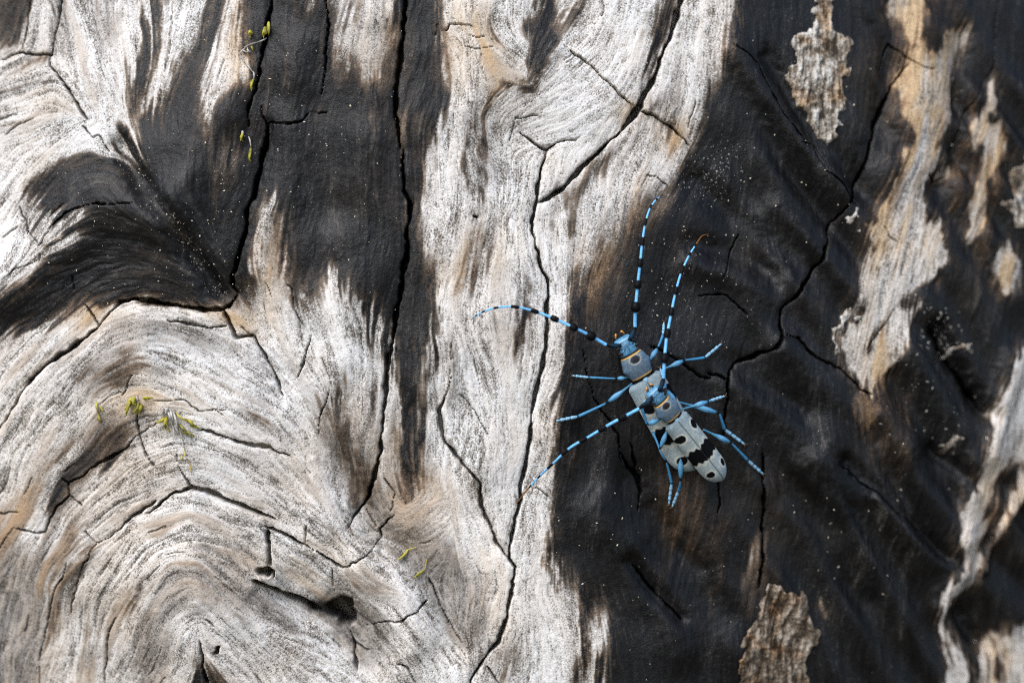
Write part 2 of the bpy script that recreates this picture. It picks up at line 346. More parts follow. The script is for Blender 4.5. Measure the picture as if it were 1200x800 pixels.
# ------------------------------------------------------------------ relief in millimetres, plus towards the viewer
STK = np.full((NZ, NA), .38)          # how streaky the grain reads
for v, x, y, rx, ry in [(1,130,620,260,220),(1,60,280,140,90),(.8,420,720,130,90),(.7,600,70,60,60)]:
    c = g([(x, y)])[0]
    STK = np.maximum(STK, v*np.exp(-((II - c[0])/(rx*PXC))**2 - ((JJ - c[1])/(ry*PXC))**2))
hgt = np.zeros((NZ, NA))
ridges = [ # (polyline, amplitude mm, half width px)
 ([(0,350),(60,285),(120,245),(190,255)], 3.2, 34), (T(0,0,(425,510),(470,600),(530,680),(600,770))+T(0,1,(650,70),(700,140),(760,230)), -3.6, 13),
 ([(205,250),(235,180),(270,120)], 2.2, 34), ([(165,372),(180,440),(225,560),(238,700)], 1.6, 16), ([(225,690),(240,800)], 4.5, 75), ([(40,470),(110,420),(200,415),(300,470)], 2.2, 45),
 (T(0,1,(870,250),(940,400),(1000,560),(1080,700))+[(400,560),(450,640)], -2.6, 22), ([(400,540),(440,620),(480,650),(520,700),(530,760)], -2.4, 20),
 ([(340,690),(400,720),(440,770)], -4.0, 26), ([(430,660),(470,700),(480,760)], 2.0, 20), ([(545,0),(545,250),(520,450)], 1.2, 30), ([(600,250),(590,430),(560,560)], 1.4, 34),
 (T(1,0,(745,170),(850,265),(990,385)), 1.0, 8), ([(660,480),(650,600),(690,760)], 1.5, 25), ([(350,60),(340,200),(300,320)], 1.4, 22),([(430,30),(420,250),(400,420)], 1.3, 26),
 # ridges of the black field
 (T(2,0,(170,170),(280,330),(400,500),(540,660)), 2.4, 17), ([(905,250),(960,310),(1000,350)], 1.8, 16), (T(2,0,(290,200),(380,380),(480,540)), -1.8, 12), ([(815,210),(870,260),(900,300)], -1.4, 16),
 (T(2,1,(30,130),(200,190),(330,260)), 1.6, 16), (T(2,1,(30,60),(140,80),(330,160)), -1.0, 12), (T(2,1,(360,420),(470,530),(600,640),(760,760)), 2.4, 24), (T(2,1,(180,560),(330,640),(480,760)), 1.8, 24), (T(2,1,(180,480),(300,580),(430,650)), -1.2, 14),
 (T(2,2,(470,40),(640,160),(800,300),(920,400)), 3.2, 24), (T(2,2,(560,30),(660,130),(760,220),(950,390)), -2.2, 9), (T(2,2,(700,0),(820,130),(960,300)), 1.8, 17), (T(2,2,(870,-10),(960,60),(1010,110)), -2.0, 9),
 (T(2,2,(560,330),(680,420),(800,560)), 1.2, 26), (T(2,2,(330,180),(430,330),(640,520)), -1.0, 16),([(690,600),(760,680),(800,760)], 1.8, 24),(T(1,2,(1000,380),(1060,450),(1180,575)), -2.2, 10), (T(1,2,(1090,200),(1180,330),(1250,400)), -1.4, 12),
 (T(2,0,(720,60),(730,250),(680,420),(600,640)), -2.0, 22), (T(2,0,(850,100),(830,300),(780,560)), 1.4, 26), (T(2,1,(890,360),(940,470),(1055,650)), -4.0, 12), (T(2,1,(780,420),(900,600),(1010,760)), 1.8, 20),
 (T(2,0,(970,130),(960,300),(960,560),(900,640)), -2.0, 14), (T(2,2,(1000,60),(985,240),(975,420),(900,540)), 2.0, 16), (T(2,2,(1180,130),(1110,250),(1040,400)), 1.6, 7), (T(2,2,(970,560),(1010,620),(1040,660)), -3.5, 16), (T(2,1,(1150,460),(1090,640),(1070,790)), 2.4, 18),
 (T(1,1,(760,300),(745,520),(740,700)), .8, 14), ([(715,300),(690,420),(690,560)], -1.0, 22), ([(740,560),(780,640),(850,720)], -1.6, 20), ([(830,580),(850,680),(860,760)], 1.0, 18)]
for pl, am, sd in ridges:
    r = polydist(pl, sd*3*PXC, 1.0)
    if r is None: continue
    if min(q[0] for q in pl) > 780: am *= 1.15
    S, d, sg, t = r; hgt[S] += am*np.exp(-(d/sd)**2)
steps = [ # one side of the line stands proud: (polyline, mm on the left-hand side, softness px, decay px)
 (T(0,1,(0,700),(75,580),(170,480),(300,385),(370,310),(410,265),(540,262),(720,290),(790,280)), -0.8, 2.5, 26),
 (T(0,2,(370,305),(480,210),(610,140),(665,118),(800,160),(960,235),(1060,320),(1185,400)), -0.7, 2.5, 22),
 (T(1,0,(770,150),(900,270),(1010,365),(1160,450)), 0.5, 1.2, 12), (T(1,0,(1180,0),(1110,200),(1020,385),(900,520),(770,650)), .4, 2, 20),
 (T(1,1,(380,400),(360,580),(345,640),(400,800))+T(1,2,(430,50),(490,180),(585,375)), 1.0, 2, 20), (T(0,2,(885,440),(990,490),(1110,555)), 2.0, 2.5, 20)]
for pl, am, sf, dc in steps:
    S, d, sg, t = polydist(pl, dc*3*PXC, 1.0)
    hgt[S] += am*sg*np.tanh(d/sf)*np.exp(-(d/dc)**2)*sstep(0, .1, t)*sstep(0, .1, 1 - t)
RIGHT = sstep(g([(830, 400)])[0][0], g([(930, 400)])[0][0], II)
ph = (0.80*(II) + 0.60*JJ)/(58*PXC)*2*math.pi + .9*gn(44) + .15*gn(18)
hgt += RIGHT*sstep(.4, .9, blur(stain, 6))*(1.05*np.sin(ph) + .15*np.sin(2.1*ph + 1 + .8*gn(24)))*np.clip(.75 + .4*gn(50), .1, 1.5)
hgt += (0.95*gn(38) + 0.30*gn(13))*(1 - .6*RIGHT)
SMO = 1 - .45*sstep(.6, 1, stain)*(1 - LEFT)
hgt += SMO*(STK*(0.08*fib_b + 0.06*fib_w + 0.05*fib_l) + 0.04*fib_m + 0.03*fib_s)
# wrinkled grain on the folds
HSOFT = blur(hgt, 3.0)

cracks = [ # (polyline, full width px, depth mm)
 (T(0,0,(945,-120),(940,0),(930,80),(918,160),(900,240),(880,320),(862,400),(862,450)), 4.2, 5), (T(0,0,(928,435),(915,520),(895,600),(870,690),(850,800))+T(0,1,(835,90),(810,160),(805,205),(822,228)), 4.6, 6),
 (T(0,0,(905,350),(910,400),(925,433),(990,432),(1050,420),(1070,395),(1140,402)), 1.7, 2), (T(0,0,(1140,-60),(1140,120),(1125,250),(1112,330)), 2, 2.5),
 (T(0,0,(215,-40),(185,100),(170,195),(110,190),(70,180),(-40,215)), 3, 3.5), (T(0,0,(100,-20),(90,80),(68,170)), 1.6, 1.5), (T(0,0,(165,195),(165,235),(190,250),(240,320),(270,370),(300,415)), 2.6, 3), (T(0,0,(280,435),(320,475),(345,470),(380,530)), 2, 2),
 (T(0,0,(480,700),(400,708),(290,715),(240,730),(210,760),(180,800)), 2, 2), (T(0,0,(60,720),(105,810)), 2, 2), (T(0,0,(10,470),(60,430),(120,410)), 1.3, 1),
 (T(1,0,(224,-120),(222,0),(215,120),(205,200),(192,300),(190,380),(197,460),(205,520)), 4, 5), (T(1,0,(218,520),(215,600),(215,660),(235,700),(232,800))+T(1,1,(230,100),(210,220),(195,300),(180,380),(160,470),(150,560),(142,680),(130,800))+T(1,2,(115,90),(80,170),(20,270)), 4.2, 5.5),
 (T(1,0,(1200,-120),(1180,0),(1150,120),(1110,200),(1075,290),(1045,350),(1020,385),(970,450)), 5.4, 7), (T(1,0,(975,445),(900,520),(830,590),(770,650),(720,690),(690,705)), 4, 6),
 (T(1,0,(715,515),(700,580),(690,650),(680,710),(668,800))+T(1,1,(670,60),(690,120),(715,180),(718,280),(710,380),(695,480),(675,560),(660,640),(650,720),(645,800))+T(1,2,(640,60),(625,150),(605,250),(590,330),(583,375),(605,400),(600,440),(580,520),(565,590),(540,660),(500,710),(450,795),(430,860)), 4.0, 6),
 (T(1,0,(620,455),(650,480),(690,505),(715,515),(745,495),(790,482),(825,480)), 2.4, 3), (T(1,0,(770,150),(830,205),(900,270),(960,325),(1015,368)), 1.7, 2), (T(1,0,(1035,385),(1080,400),(1120,425),(1160,450),(1210,500)), 2.4, 3),
 (T(1,0,(595,405),(625,412),(680,403)), 1.4, 1.2), (T(1,0,(605,410),(598,440),(587,490)), 1, .8), (T(1,0,(360,110),(375,88),(430,88),(450,95)), 1.8, 1.5), (T(1,0,(440,125),(470,133),(500,128)), 1.2, 1), (T(1,0,(420,160),(470,172),(530,165)), 1, .8), (T(1,0,(1065,600),(1100,612),(1135,635)), 1.6, 1.8), (T(1,0,(905,0),(910,30),(900,60)), 1.2, 1),
 (T(2,0,(780,225),(740,300),(700,350),(675,430),(650,520),(625,600),(590,680),(540,750),(505,800))+T(2,1,(500,50),(475,110),(430,190),(380,260),(345,290),(335,340),(335,390),(310,425),(240,455),(190,475),(165,500),(150,560),(148,640),(145,740)), 3.0, 4.5),
 (T(2,0,(690,250),(715,150),(780,205),(830,235),(870,240)), 1.3, 1.5), (T(2,0,(940,560),(960,480),(975,420),(1080,240),(1090,0)), .9, .8),
 (T(2,1,(355,375),(410,390),(440,440),(490,475),(550,500),(565,530),(600,565),(650,580)), 2.8, 3.2), (T(2,1,(-120,420),(-60,440),(0,475),(50,500),(70,525),(100,530)), 2.6, 3), (T(2,1,(95,515),(125,522),(150,535)), 2.4, 3), (T(2,1,(55,240),(120,237),(160,245),(195,275),(225,305)), 1.8, 2), (T(2,1,(205,30),(165,120),(138,190)), 1.3, 1.2),
 (T(2,1,(890,360),(910,420),(940,470),(980,530),(1020,590),(1055,650)), 5, 5), (T(2,0,(160,150),(260,220),(300,320),(340,400),(410,480),(460,540),(480,600),(540,640),(610,720)), 1.2, 1.4), (T(2,0,(400,490),(450,495),(470,505)), 1.4, 1),
 (T(2,2,(285,0),(280,100),(288,180),(280,280),(270,400),(262,480)), 3.4, 4), (T(2,2,(135,80),(130,160),(120,210)), 2.4, 2.5), (T(2,0,(850,600),(880,630),(930,610)), 1.6, 2),(T(2,2,(540,40),(600,90),(690,170),(830,280)), 1.6, 1.6), (T(2,1,(1170,560),(1130,640),(1110,720)), 1.6, 1.5), (T(2,1,(700,0),(720,40),(750,60)), 1.2, 1.2), (T(2,1,(740,290),(700,350),(640,430)), 1.3, 1.2),
 (T(0,1,(-60,780),(0,700),(40,640),(75,580),(120,530),(170,480),(240,430),(300,385),(340,355)), 6, 6), (T(0,1,(335,360),(370,310),(410,265),(450,255),(540,262),(640,280),(720,290),(770,290),(800,265),(818,232)), 4.6, 5.5),
 (T(0,1,(340,355),(320,310),(300,275)), 2, 2.5), (T(0,1,(250,170),(258,220)), 1.4, 1.2), (T(0,1,(770,290),(780,320),(810,385),(880,382)), 3.4, 4), (T(0,1,(880,382),(900,430),(940,500),(980,590)), 2.4, 3), (T(0,1,(580,325),(640,340),(720,348),(785,352)), 2.2, 2.4),
 (T(0,1,(425,592),(445,550),(470,515)), 1.8, 1.6), (T(0,1,(475,655),(480,720),(500,760),(515,800))+T(0,2,(540,50)), 2.4, 2.6), (T(0,1,(690,705),(760,722),(850,750),(930,775),(1010,800)), 3.0, 3.4), (T(0,1,(560,680),(500,715),(420,780),(330,830)), 1.6, 1.5),
 (T(0,1,(1075,380),(1060,450),(1035,530)), 1.7, 1.8), (T(0,1,(1000,200),(1030,300),(1060,350)), 1.4, 1.4), (T(0,1,(915,190),(940,240)), 1.2, 1), (T(0,1,(1140,570),(1115,650),(1100,730)), 2, 2), (T(0,1,(540,600),(640,605),(700,640),(790,640)), 1.4, 1.3), (T(0,1,(95,0),(150,65),(190,10)), 1.6, 1.6), (T(0,1,(0,40),(60,0)), 1.3, 1.2), (T(0,1,(20,190),(70,150),(150,115),(155,70)), 1, .9),
 (T(0,2,(370,305),(430,250),(480,210),(540,165)), 3, 3.4), (T(0,2,(510,210),(560,170),(610,140),(665,118),(720,130),(800,160),(880,195),(960,235)), 3.8, 4.5), (T(0,2,(915,248),(960,268),(1020,300),(1060,320),(1110,355),(1185,400))+T(1,2,(50,385),(100,345),(132,300),(132,270),(180,220)), 2.8, 3.4),
 (T(0,2,(345,310),(320,350),(290,410),(265,490),(245,560)), 1.7, 1.8), (T(0,2,(370,305),(345,310),(300,270)), 2, 2), (T(0,2,(225,90),(245,110),(245,150),(200,190),(160,275),(110,275),(60,268)), 2.2, 2.4), (T(0,2,(245,150),(275,170),(300,190)), 2, 2), (T(0,2,(245,110),(300,70),(360,20),(400,0)), 1.8, 1.8),
 (T(0,2,(930,265),(932,330),(940,400)), 4.4, 5), (T(0,2,(885,440),(930,460),(990,490),(1060,520),(1120,555)), 6, 6), (T(0,2,(905,430),(925,405),(955,412),(950,440)), 2.5, 3), (T(0,2,(665,118),(650,90),(630,40),(625,0)), 2, 2), (T(0,2,(705,640),(715,690),(710,740),(735,800)), 3.2, 3.4),
 (T(0,2,(130,830),(135,700),(150,610),(200,470),(240,380)), 2.2, 2), (T(0,2,(350,830),(365,700),(375,620),(400,560)), 1.9, 1.8), (T(0,2,(-10,205),(30,212),(70,215)), 1.8, 1.6), (T(0,2,(1145,400),(1150,480)), 1.8, 1.8), (T(0,2,(1060,315),(1062,250)), 1.2, 1.2), (T(0,2,(510,0),(540,45)), 1.2, 1),
 (T(1,1,(380,400),(375,500),(360,580),(345,640)), 1.5, 1.5), (T(1,1,(360,580),(345,640),(350,700),(370,760),(400,800))+T(1,2,(430,50),(480,110),(490,180),(520,260),(560,340),(585,378)), 3.0, 3.6), (T(1,1,(410,580),(460,640),(510,720)), 1.1, 1),
 (T(1,2,(75,610),(140,590),(210,585),(260,550),(300,500)), 2, 2.2), (T(1,2,(20,630),(40,670),(50,760)), 3.4, 3.4), (T(1,2,(40,670),(90,695)), 2.4, 2.4), (T(1,2,(300,440),(340,520),(375,600)), 1.8, 2), (T(1,2,(200,735),(240,745),(255,800)), 2.4, 2.2), (T(1,2,(510,740),(545,810)), 2, 2), (T(1,2,(1000,380),(1060,450),(1120,510),(1190,585)), 2, 2), (T(1,2,(980,0),(1000,50),(1040,80),(1040,150)), 2.6, 2.6), (T(1,2,(680,120),(720,150)), 1.4, 1.2), (T(1,2,(80,200),(120,270)), 1.2, 1.1), (T(1,2,(150,90),(185,140),(170,210)), 1.4, 1.3),
 (T(1,1,(830,430),(850,520),(880,600),(960,720),(980,820)), 1.8, 1.8), ([(740,520),(748,560),(752,600)], 2.2, 2.2), (T(1,0,(455,752),(470,755)), 4, 3), (T(1,0,(390,400),(392,450)), 1, .8)]
# fine drying checks that run with the grain
chk = []
for _ in range(110):
    x, y = RNG.uniform(5, 1195), RNG.uniform(5, 795); L = RNG.uniform(10, 42); c = g([(x, y)])[0]; pts = [(x, y)]
    s0 = 1
    for k in range(5):
        c = g([pts[-1]])[0]; i = int(np.clip(c[0], 0, NA - 1)); j = int(np.clip(c[1], 0, NZ - 1)); dx, dy = DX[j, i], -DY[j, i]
        if dy < 0: dx, dy = -dx, -dy
        pts.append((pts[-1][0] + dx*L/5, pts[-1][1] + dy*L/5))
    if stain[int(np.clip(c[1], 0, NZ - 1)), int(np.clip(c[0], 0, NA - 1))] < .5: chk.append((pts, RNG.uniform(.7, 1.1), RNG.uniform(.4, 1.0)))
crk = np.zeros((NZ, NA)); wid = np.clip(1 + 0.30*gn(4.5) + .22*gn(14), .25, 2)
for pl, w, dp in cracks + chk:
    r = polydist(pl, 8*PXC + w, 1.0 if w > 1.35 else .6)
    if r is None: continue
    S, d, sg, t = r
    hw = max(w*.44 + (.05 if w > 2.8 else -.15), 0.54)*wid[S]*(0.35 + 0.65*sstep(0, .18, t + .02)*sstep(0, .14, 1.02 - t))
    hw = np.maximum(hw, 0.42)
    crk[S] = np.maximum(crk[S], dp*np.clip(wid[S] + .25, .3, 1)*(1 - sstep(0.5, 1.25, d/hw))*sstep(-.01, .05, t)*sstep(-.01, .05, 1 - t))
    if w > 2.2: hgt[S] -= 0.10*w*np.exp(-(d/(w*1.4))**2)          # worn shoulders beside a crack
for x, y, rx, ry, dp in [(396,712,17,14,14),(405,718,11,17,16),(313,672,8,5,7),(258,757,4,3,5)]:
    c = g([(x, y)])[0]; X = (II + 2*WX - c[0])/(rx*PXC); Y = (JJ + 2*WY - c[1])/(ry*PXC)
    crk = np.maximum(crk, dp*(1 - sstep(.55, 1.15, np.hypot(X, Y))))
CDEP = np.minimum(crk*1.7, 16)

# ------------------------------------------------------------------ bark remnants and flaky places: rough layer height
flakes = T(2,0,(480,-40),(525,-40),(530,90),(555,130),(570,200),(575,240),(550,330),(555,430),(510,475),(470,440),(440,410),(440,360),(380,330),(350,270),(380,180),(430,110),(460,40)), \
         T(2,2,(300,490),(330,480),(370,500),(410,485),(440,520),(455,600),(460,650),(450,720),(460,960),(200,960),(190,720),(230,640),(240,570),(260,520))

# ------------------------------------------------------------------ build the trunk mesh: dense in view, coarser round the back, top and foot
def wing(n, first, last):
    lo, hi = 1.0, 1.5
    for _ in range(60):
        r = (lo + hi)/2; s = first*(r**n - 1)/(r - 1) if r > 1.0000001 else first*n
        if s < last: lo = r
        else: hi = r
    return np.cumsum(first*lo**np.arange(n))
acore = A0 + H*np.arange(NA); zcore = Z0 + H*np.arange(NZ)
half = math.pi*R; mid = (A0 + A1)/2
aw = half - (A1 - A0)/2
wr = wing(70, H*1.3, aw)[:-1]; wl = wing(70, H*1.3, aw)
aa = np.concatenate([A0 - wl[::-1], acore, acore[-1] + wr])
zz = np.concatenate([Z0 - wing(50, H*1.3, ZC + Z0 + 6)[::-1], zcore, zcore[-1] + wing(46, H*1.3, 620)])
def mirror(v, n):
    v = np.mod(v, 2*(n - 1)); return np.where(v > n - 1, 2*(n - 1) - v, v)
ci = np.rint(mirror((aa - A0)/H, NA)).astype(int); cj = np.rint(mirror((zz - Z0)/H, NZ)).astype(int)
pick = lambda f: f[cj][:, ci].astype(np.float32)
AG, ZG = np.meshgrid(aa, zz); bx, by, th = base(AG, ZG); hh = pick(hgt)
X = bx + hh*np.sin(th); Y = by - hh*np.cos(th) + pick(CDEP)      # cracks run straight into the wood
V = np.stack([X*MM, Y*MM, (ZG + ZC)*MM], -1).reshape(-1, 3)
nr, nc = AG.shape
idx = np.arange(nr*nc).reshape(nr, nc); nxt = np.roll(idx, -1, 1)
F = np.stack([idx[:-1], nxt[:-1], nxt[1:], idx[1:]], -1).reshape(-1, 4)
att = {k: pick(v).ravel() for k, v in dict(stain=stain, warm=warm, fiber=0.5 + 0.16*(0.36*fib_m + 0.55*STK*fib_l + 0.5*fib_s + 0.4*STK*fib_w),
       broad=0.5 + 0.17*(0.45 + .8*STK)*(0.8*fib_b + 0.6*fib_w) + .05*gn(9)).items()}

def wood_material():
    N = Nodes('weathered_wood')
    fib = N.attr('fiber').outputs['Fac']; brd = N.attr('broad').outputs['Fac']; st = N.attr('stain').outputs['Fac']; wm = N.attr('warm').outputs['Fac']
    fine = N.noise(2700, 2, .65); mid_ = N.noise(700, 3, .55); big = N.noise(60, 3, .5); vfine = N.noise(5200, 2, .6)
    f = N.math('ADD', fib, N.math('MULTIPLY', N.math('SUBTRACT', fine, .5), 1.4))
    f = N.math('ADD', f, N.math('MULTIPLY', N.math('SUBTRACT', brd, .5), .55))
    f = N.math('ADD', f, N.math('MULTIPLY', N.math('SUBTRACT', mid_, .5), .45), True)
    pale = N.ramp(f, [(.06, (.07,.06,.05)), (.28, (.27,.25,.225)), (.47, (.555,.54,.52)), (.74, (.77,.765,.755))])
    pale = N.mix(N.math('MULTIPLY', wm, 1.0, True), pale, N.mix(1.0, pale, (.73,.545,.34), 'MULTIPLY'))
    brown = N.ramp(f, [(.15, (.020,.015,.011)), (.5, (.085,.066,.050)), (.85, (.22,.18,.14))])
    black = N.ramp(f, [(.15, (.0018,.0019,.0022)), (.5, (.0045,.0049,.0057)), (.8, (.012,.0122,.0132)), (1., (.06,.055,.05))])
    black = N.mix(N.math('MULTIPLY', N.math('SUBTRACT', wm, .3), 1.3, True), black, N.mix(1.0, black, (1.9,1.3,.85), 'MULTIPLY'))
    s2_ = N.math('ADD', st, N.math('MULTIPLY', N.math('SUBTRACT', fine, .5), .28))
    brown = N.mix(wm, brown, N.mix(1.0, brown, (1.5,1.15,.8), 'MULTIPLY'))
    c = N.mix(N.math('MULTIPLY', s2_, 2.0, True), pale, brown)
    c = N.mix(N.math('SUBTRACT', N.math('MULTIPLY', s2_, 2.0), 1.0, True), c, black)
    N.l(c, N.p.inputs['Base Color'])
    ro = N.math('ADD', N.math('MULTIPLY', st, -.50), N.math('ADD', N.math('MULTIPLY', big, .25), .76), True)
    N.l(ro, N.p.inputs['Roughness']); N.p.inputs['Specular IOR Level'].default_value = .22
    b1 = N.bump(N.math('ADD', fine, N.math('MULTIPLY', mid_, 1.2)), .00018, .8)
    b2 = N.bump(vfine, .00006, .7, b1)
    N.l(b2, N.p.inputs['Normal']); return N.m
WOOD = wood_material()
trunk = mesh_obj('tree_trunk', V, F, WOOD, attrs=att)
tag(trunk, 'weathered dead tree trunk of cracked, bleached grey wood with charred black streaks', 'tree trunk')
# broken flat top of the trunk
ring = V.reshape(nr, nc, 3)[-1][::6]; cen = ring.mean(0)
tv = [cen]; tf = []; m_ = len(ring)
for k, s_ in enumerate((1.0, .75, .45, .2)):
    for q in ring: tv.append(cen + (q - cen)*s_ + np.array([0, 0, -.004 + (0 if k == 0 else random.uniform(-.006, .03))]))
for k in range(3):
    for q in range(m_): tf.append((1 + k*m_ + q, 1 + k*m_ + (q + 1) % m_, 1 + (k + 1)*m_ + (q + 1) % m_, 1 + (k + 1)*m_ + q))
for q in range(m_): tf.append((0, 1 + 3*m_ + q, 1 + 3*m_ + (q + 1) % m_))
nt = len(tv)
mesh_obj('broken_top', tv, tf, WOOD, trunk, dict(stain=np.full(nt, .3), warm=np.full(nt, .5), fiber=RNG.uniform(.3, .6, nt), broad=np.full(nt, .45)), smooth=False)

# sampling the finished surface ------------------------------------------------
HS = blur(hgt, 1.2)      # surface without its cracks
def surf(px, py, h=0.0):
    """world point (metres) h millimetres above the wood, seen at that place of the picture; and its outward normal"""
    rel = h
    for _ in range(3):
        a, z = px_to_az(float(px), float(py), rel)
        i = int(np.clip(round(float((a - A0)/H)), 0, NA - 1)); j = int(np.clip(round(float((z - Z0)/H)), 0, NZ - 1))
        rel = h + float(HS[j, i])
    x, y, th = base(float(a), float(z))
    n = Vector((math.sin(th), -math.cos(th), 0))
    return Vector((x*MM, y*MM, (z + ZC)*MM)) + n*(rel*MM), n

# ground under the trunk (outside the picture; it closes the place and bounces light)
N = Nodes('forest_floor')
gcol = N.ramp(N.math('ADD', N.math('MULTIPLY', N.noise(9, 5, .6), .6), N.math('MULTIPLY', N.noise(60, 4, .6), .4)), [(.3, (.05,.04,.025)), (.5, (.14,.10,.06)), (.65, (.10,.12,.045)), (.8, (.24,.18,.11))])
N.l(gcol, N.p.inputs['Base Color']); N.p.inputs['Roughness'].default_value = .9
N.l(N.bump(N.noise(25, 5, .6), .03), N.p.inputs['Normal'])
gx = np.concatenate([-np.geomspace(120, .5, 18), np.linspace(-.4, .4, 9), np.geomspace(.5, 120, 18)])
GX, GY = np.meshgrid(gx, gx + .37); gr = np.hypot(GX, GY - .37)
GZ = np.where(gr < .6, 0, RNG.uniform(-.03, .03, GX.shape))
ni = len(gx); ix = np.arange(ni*ni).reshape(ni, ni)
gf = np.stack([ix[:-1, :-1], ix[:-1, 1:], ix[1:, 1:], ix[1:, :-1]], -1).reshape(-1, 4)
ground = mesh_obj('ground', np.stack([GX, GY, GZ], -1), gf, N.m)
tag(ground, 'leaf-littered forest floor around the foot of the dead trunk', 'ground', kind='structure')
# ------------------------------------------------------------------ bark remnants: parts of the trunk with a thickness of their own
def bark_material():
    N = Nodes('flaky_bark')
    f = N.attr('fiber').outputs['Fac']; n1 = N.noise(1300, 4, .65); n2 = N.noise(160, 3, .5); n3 = N.noise(3000, 2, .6)
    v = N.math('ADD', N.math('ADD', f, N.math('MULTIPLY', N.math('SUBTRACT', n1, .5), .9)), N.math('MULTIPLY', N.math('SUBTRACT', n3, .5), .6), True)
    c = N.ramp(v, [(.12, (.035,.028,.022)), (.40, (.16,.135,.105)), (.60, (.33,.30,.26)), (.9, (.58,.56,.52))])
    c = N.mix(N.ramp(n2, [(.5, (0,0,0)), (.68, (.8,.8,.8))]), c, N.mix(1.0, c, (.85,.58,.34), 'MULTIPLY'))
    N.l(c, N.p.inputs['Base Color']); N.p.inputs['Roughness'].default_value = .9; N.p.inputs['Specular IOR Level'].default_value = .2
    N.l(N.bump(N.math('ADD', n1, N.math('MULTIPLY', n3, .5)), .0004, .9), N.p.inputs['Normal']); return N.m
BARK = bark_material()
RA, RB, RC = gn(2.3), gn(1.1), gn(7)
def bark_dark():
    m = BARK.copy(); m.name = 'crumbling_bark'
    for n_ in m.node_tree.nodes:
        if n_.type == 'VALTORGB' and len(n_.color_ramp.elements) == 4:
            for e_ in n_.color_ramp.elements: e_.color = (e_.color[0]*.62, e_.color[1]*.56, e_.color[2]*.50, 1)
    return m
def height_patch(name, poly, thick, rough, mat, parent, label=None, warp=4.4, dense=True):
    r = inpoly(poly, warp)
    if r is None: return
    S, c = r
    c = c & (np.random.default_rng(3).random(c.shape) > .0)
    j0, i0 = S[0].start, S[1].start
    ter = np.floor((0.45*RC[S] + 0.8*RA[S] + 0.7*fib_m[S] + .4*fib_l[S])*2.2)/2.2                 # scaly terraces
    top = thick*(1 + .26*np.clip(ter, -2.2, 2.2)) + rough*(.2*RA[S] + .6*RB[S] + .5*fib_m[S])
    top = np.maximum(top, .15)
    cb = blur(np.pad(c.astype(float), ((S[0].start, NZ - S[0].stop), (S[1].start, NA - S[1].stop))), 3.0)[S]
    top = top*np.clip(cb*2.2 - .75, .12, 1)                                      # thinner towards the rim
    h = np.where(c, top, -.9)
    h = h + HS[S]
    keep = c.copy(); keep[1:] |= c[:-1]; keep[:-1] |= c[1:]; keep[:, 1:] |= c[:, :-1]; keep[:, :-1] |= c[:, 1:]
    nj, ni_ = c.shape; a = A0 + H*(i0 + np.arange(ni_)); z = Z0 + H*(j0 + np.arange(nj)); AG_, ZG_ = np.meshgrid(a, z)
    x, y, t = base(AG_, ZG_); P = np.stack([(x + h*np.sin(t))*MM, (y - h*np.cos(t))*MM, (ZG_ + ZC)*MM], -1)
    q = np.arange(nj*ni_).reshape(nj, ni_)
    ok = keep[:-1, :-1] & keep[:-1, 1:] & keep[1:, 1:] & keep[1:, :-1]
    fc = np.stack([q[:-1, :-1], q[:-1, 1:], q[1:, 1:], q[1:, :-1]], -1)[ok]
    used = np.unique(fc); rm = np.zeros(nj*ni_, int); rm[used] = np.arange(len(used))
    fibv = (.5 + .13*(fib_m[S] + .8*fib_s[S] + .6*RA[S])).ravel()[used]
    o = mesh_obj(name, P.reshape(-1, 3)[used], rm[fc], mat, parent, dict(fiber=fibv))
    if label: o['label'] = label
    return o
height_patch('bark_remnant', flakes[0], .7, .17, BARK, trunk, 'pale flaky bark remnant shaped like a tongue on black wood')
height_patch('bark_remnant', flakes[1], .5, .2, bark_dark(), trunk, 'brown and grey crumbling bark remnant low on black wood')
for pl in (T(2,1,(935,450),(960,420),(1000,398),(1012,425),(985,450),(945,465)), T(2,1,(900,745),(935,715),(960,735),(945,760),(920,785),(905,770)), T(2,0,(565,690),(600,740),(600,800),(580,780)),
           T(2,1,(540,345),(605,262),(600,300),(562,350),(558,450),(540,465)), T(2,0,(1110,720),(1150,600),(1185,540),(1240,540),(1240,740),(1150,760)), T(1,0,(1085,395),(1120,390),(1155,405),(1150,425),(1110,418))):
    height_patch('bark_flake', pl, .5, .26, BARK, trunk, warp=5.0)

# ------------------------------------------------------------------ loose dust and lichen crumbs on the wood
def crumbs(name, spots, mat):
    vs_, fs_ = [], []
    for (x, y, r, el) in spots:
        p, n = surf(x, y, r*.35); b = len(vs_); M = Matrix.Rotation(random.uniform(0, 6.3), 3, 'Y') @ Matrix.Rotation(random.uniform(0, 1.2), 3, 'X')
        for d in ((1,0,0),(-1,0,0),(0,1,0),(0,-1,0),(0,0,1),(0,0,-1)):
            v = M @ (Vector(d)*Vector((el, 1, 1)) if False else Vector((d[0]*el, d[1], d[2])))
            vs_.append(p + v*(r*MM*random.uniform(.7, 1.2)))
        fs_ += [(b, b+2, b+4), (b+2, b+1, b+4), (b+1, b+3, b+4), (b+3, b, b+4), (b+2, b, b+5), (b+1, b+2, b+5), (b+3, b+1, b+5), (b, b+3, b+5)]
    return mesh_obj(name, [tuple(v) for v in vs_], fs_, mat, smooth=False)
def flat_mat(name, lo, hi, scale, rough=.8):
    N = Nodes(name); N.l(N.ramp(N.noise(scale, 2, .5), [(.35, lo), (.65, hi)]), N.p.inputs['Base Color'])
    N.p.inputs['Roughness'].default_value = rough; N.p.inputs['Specular IOR Level'].default_value = .2; return N.m
DUST = flat_mat('pale_dust', (.42,.36,.26), (.74,.68,.56), 350)
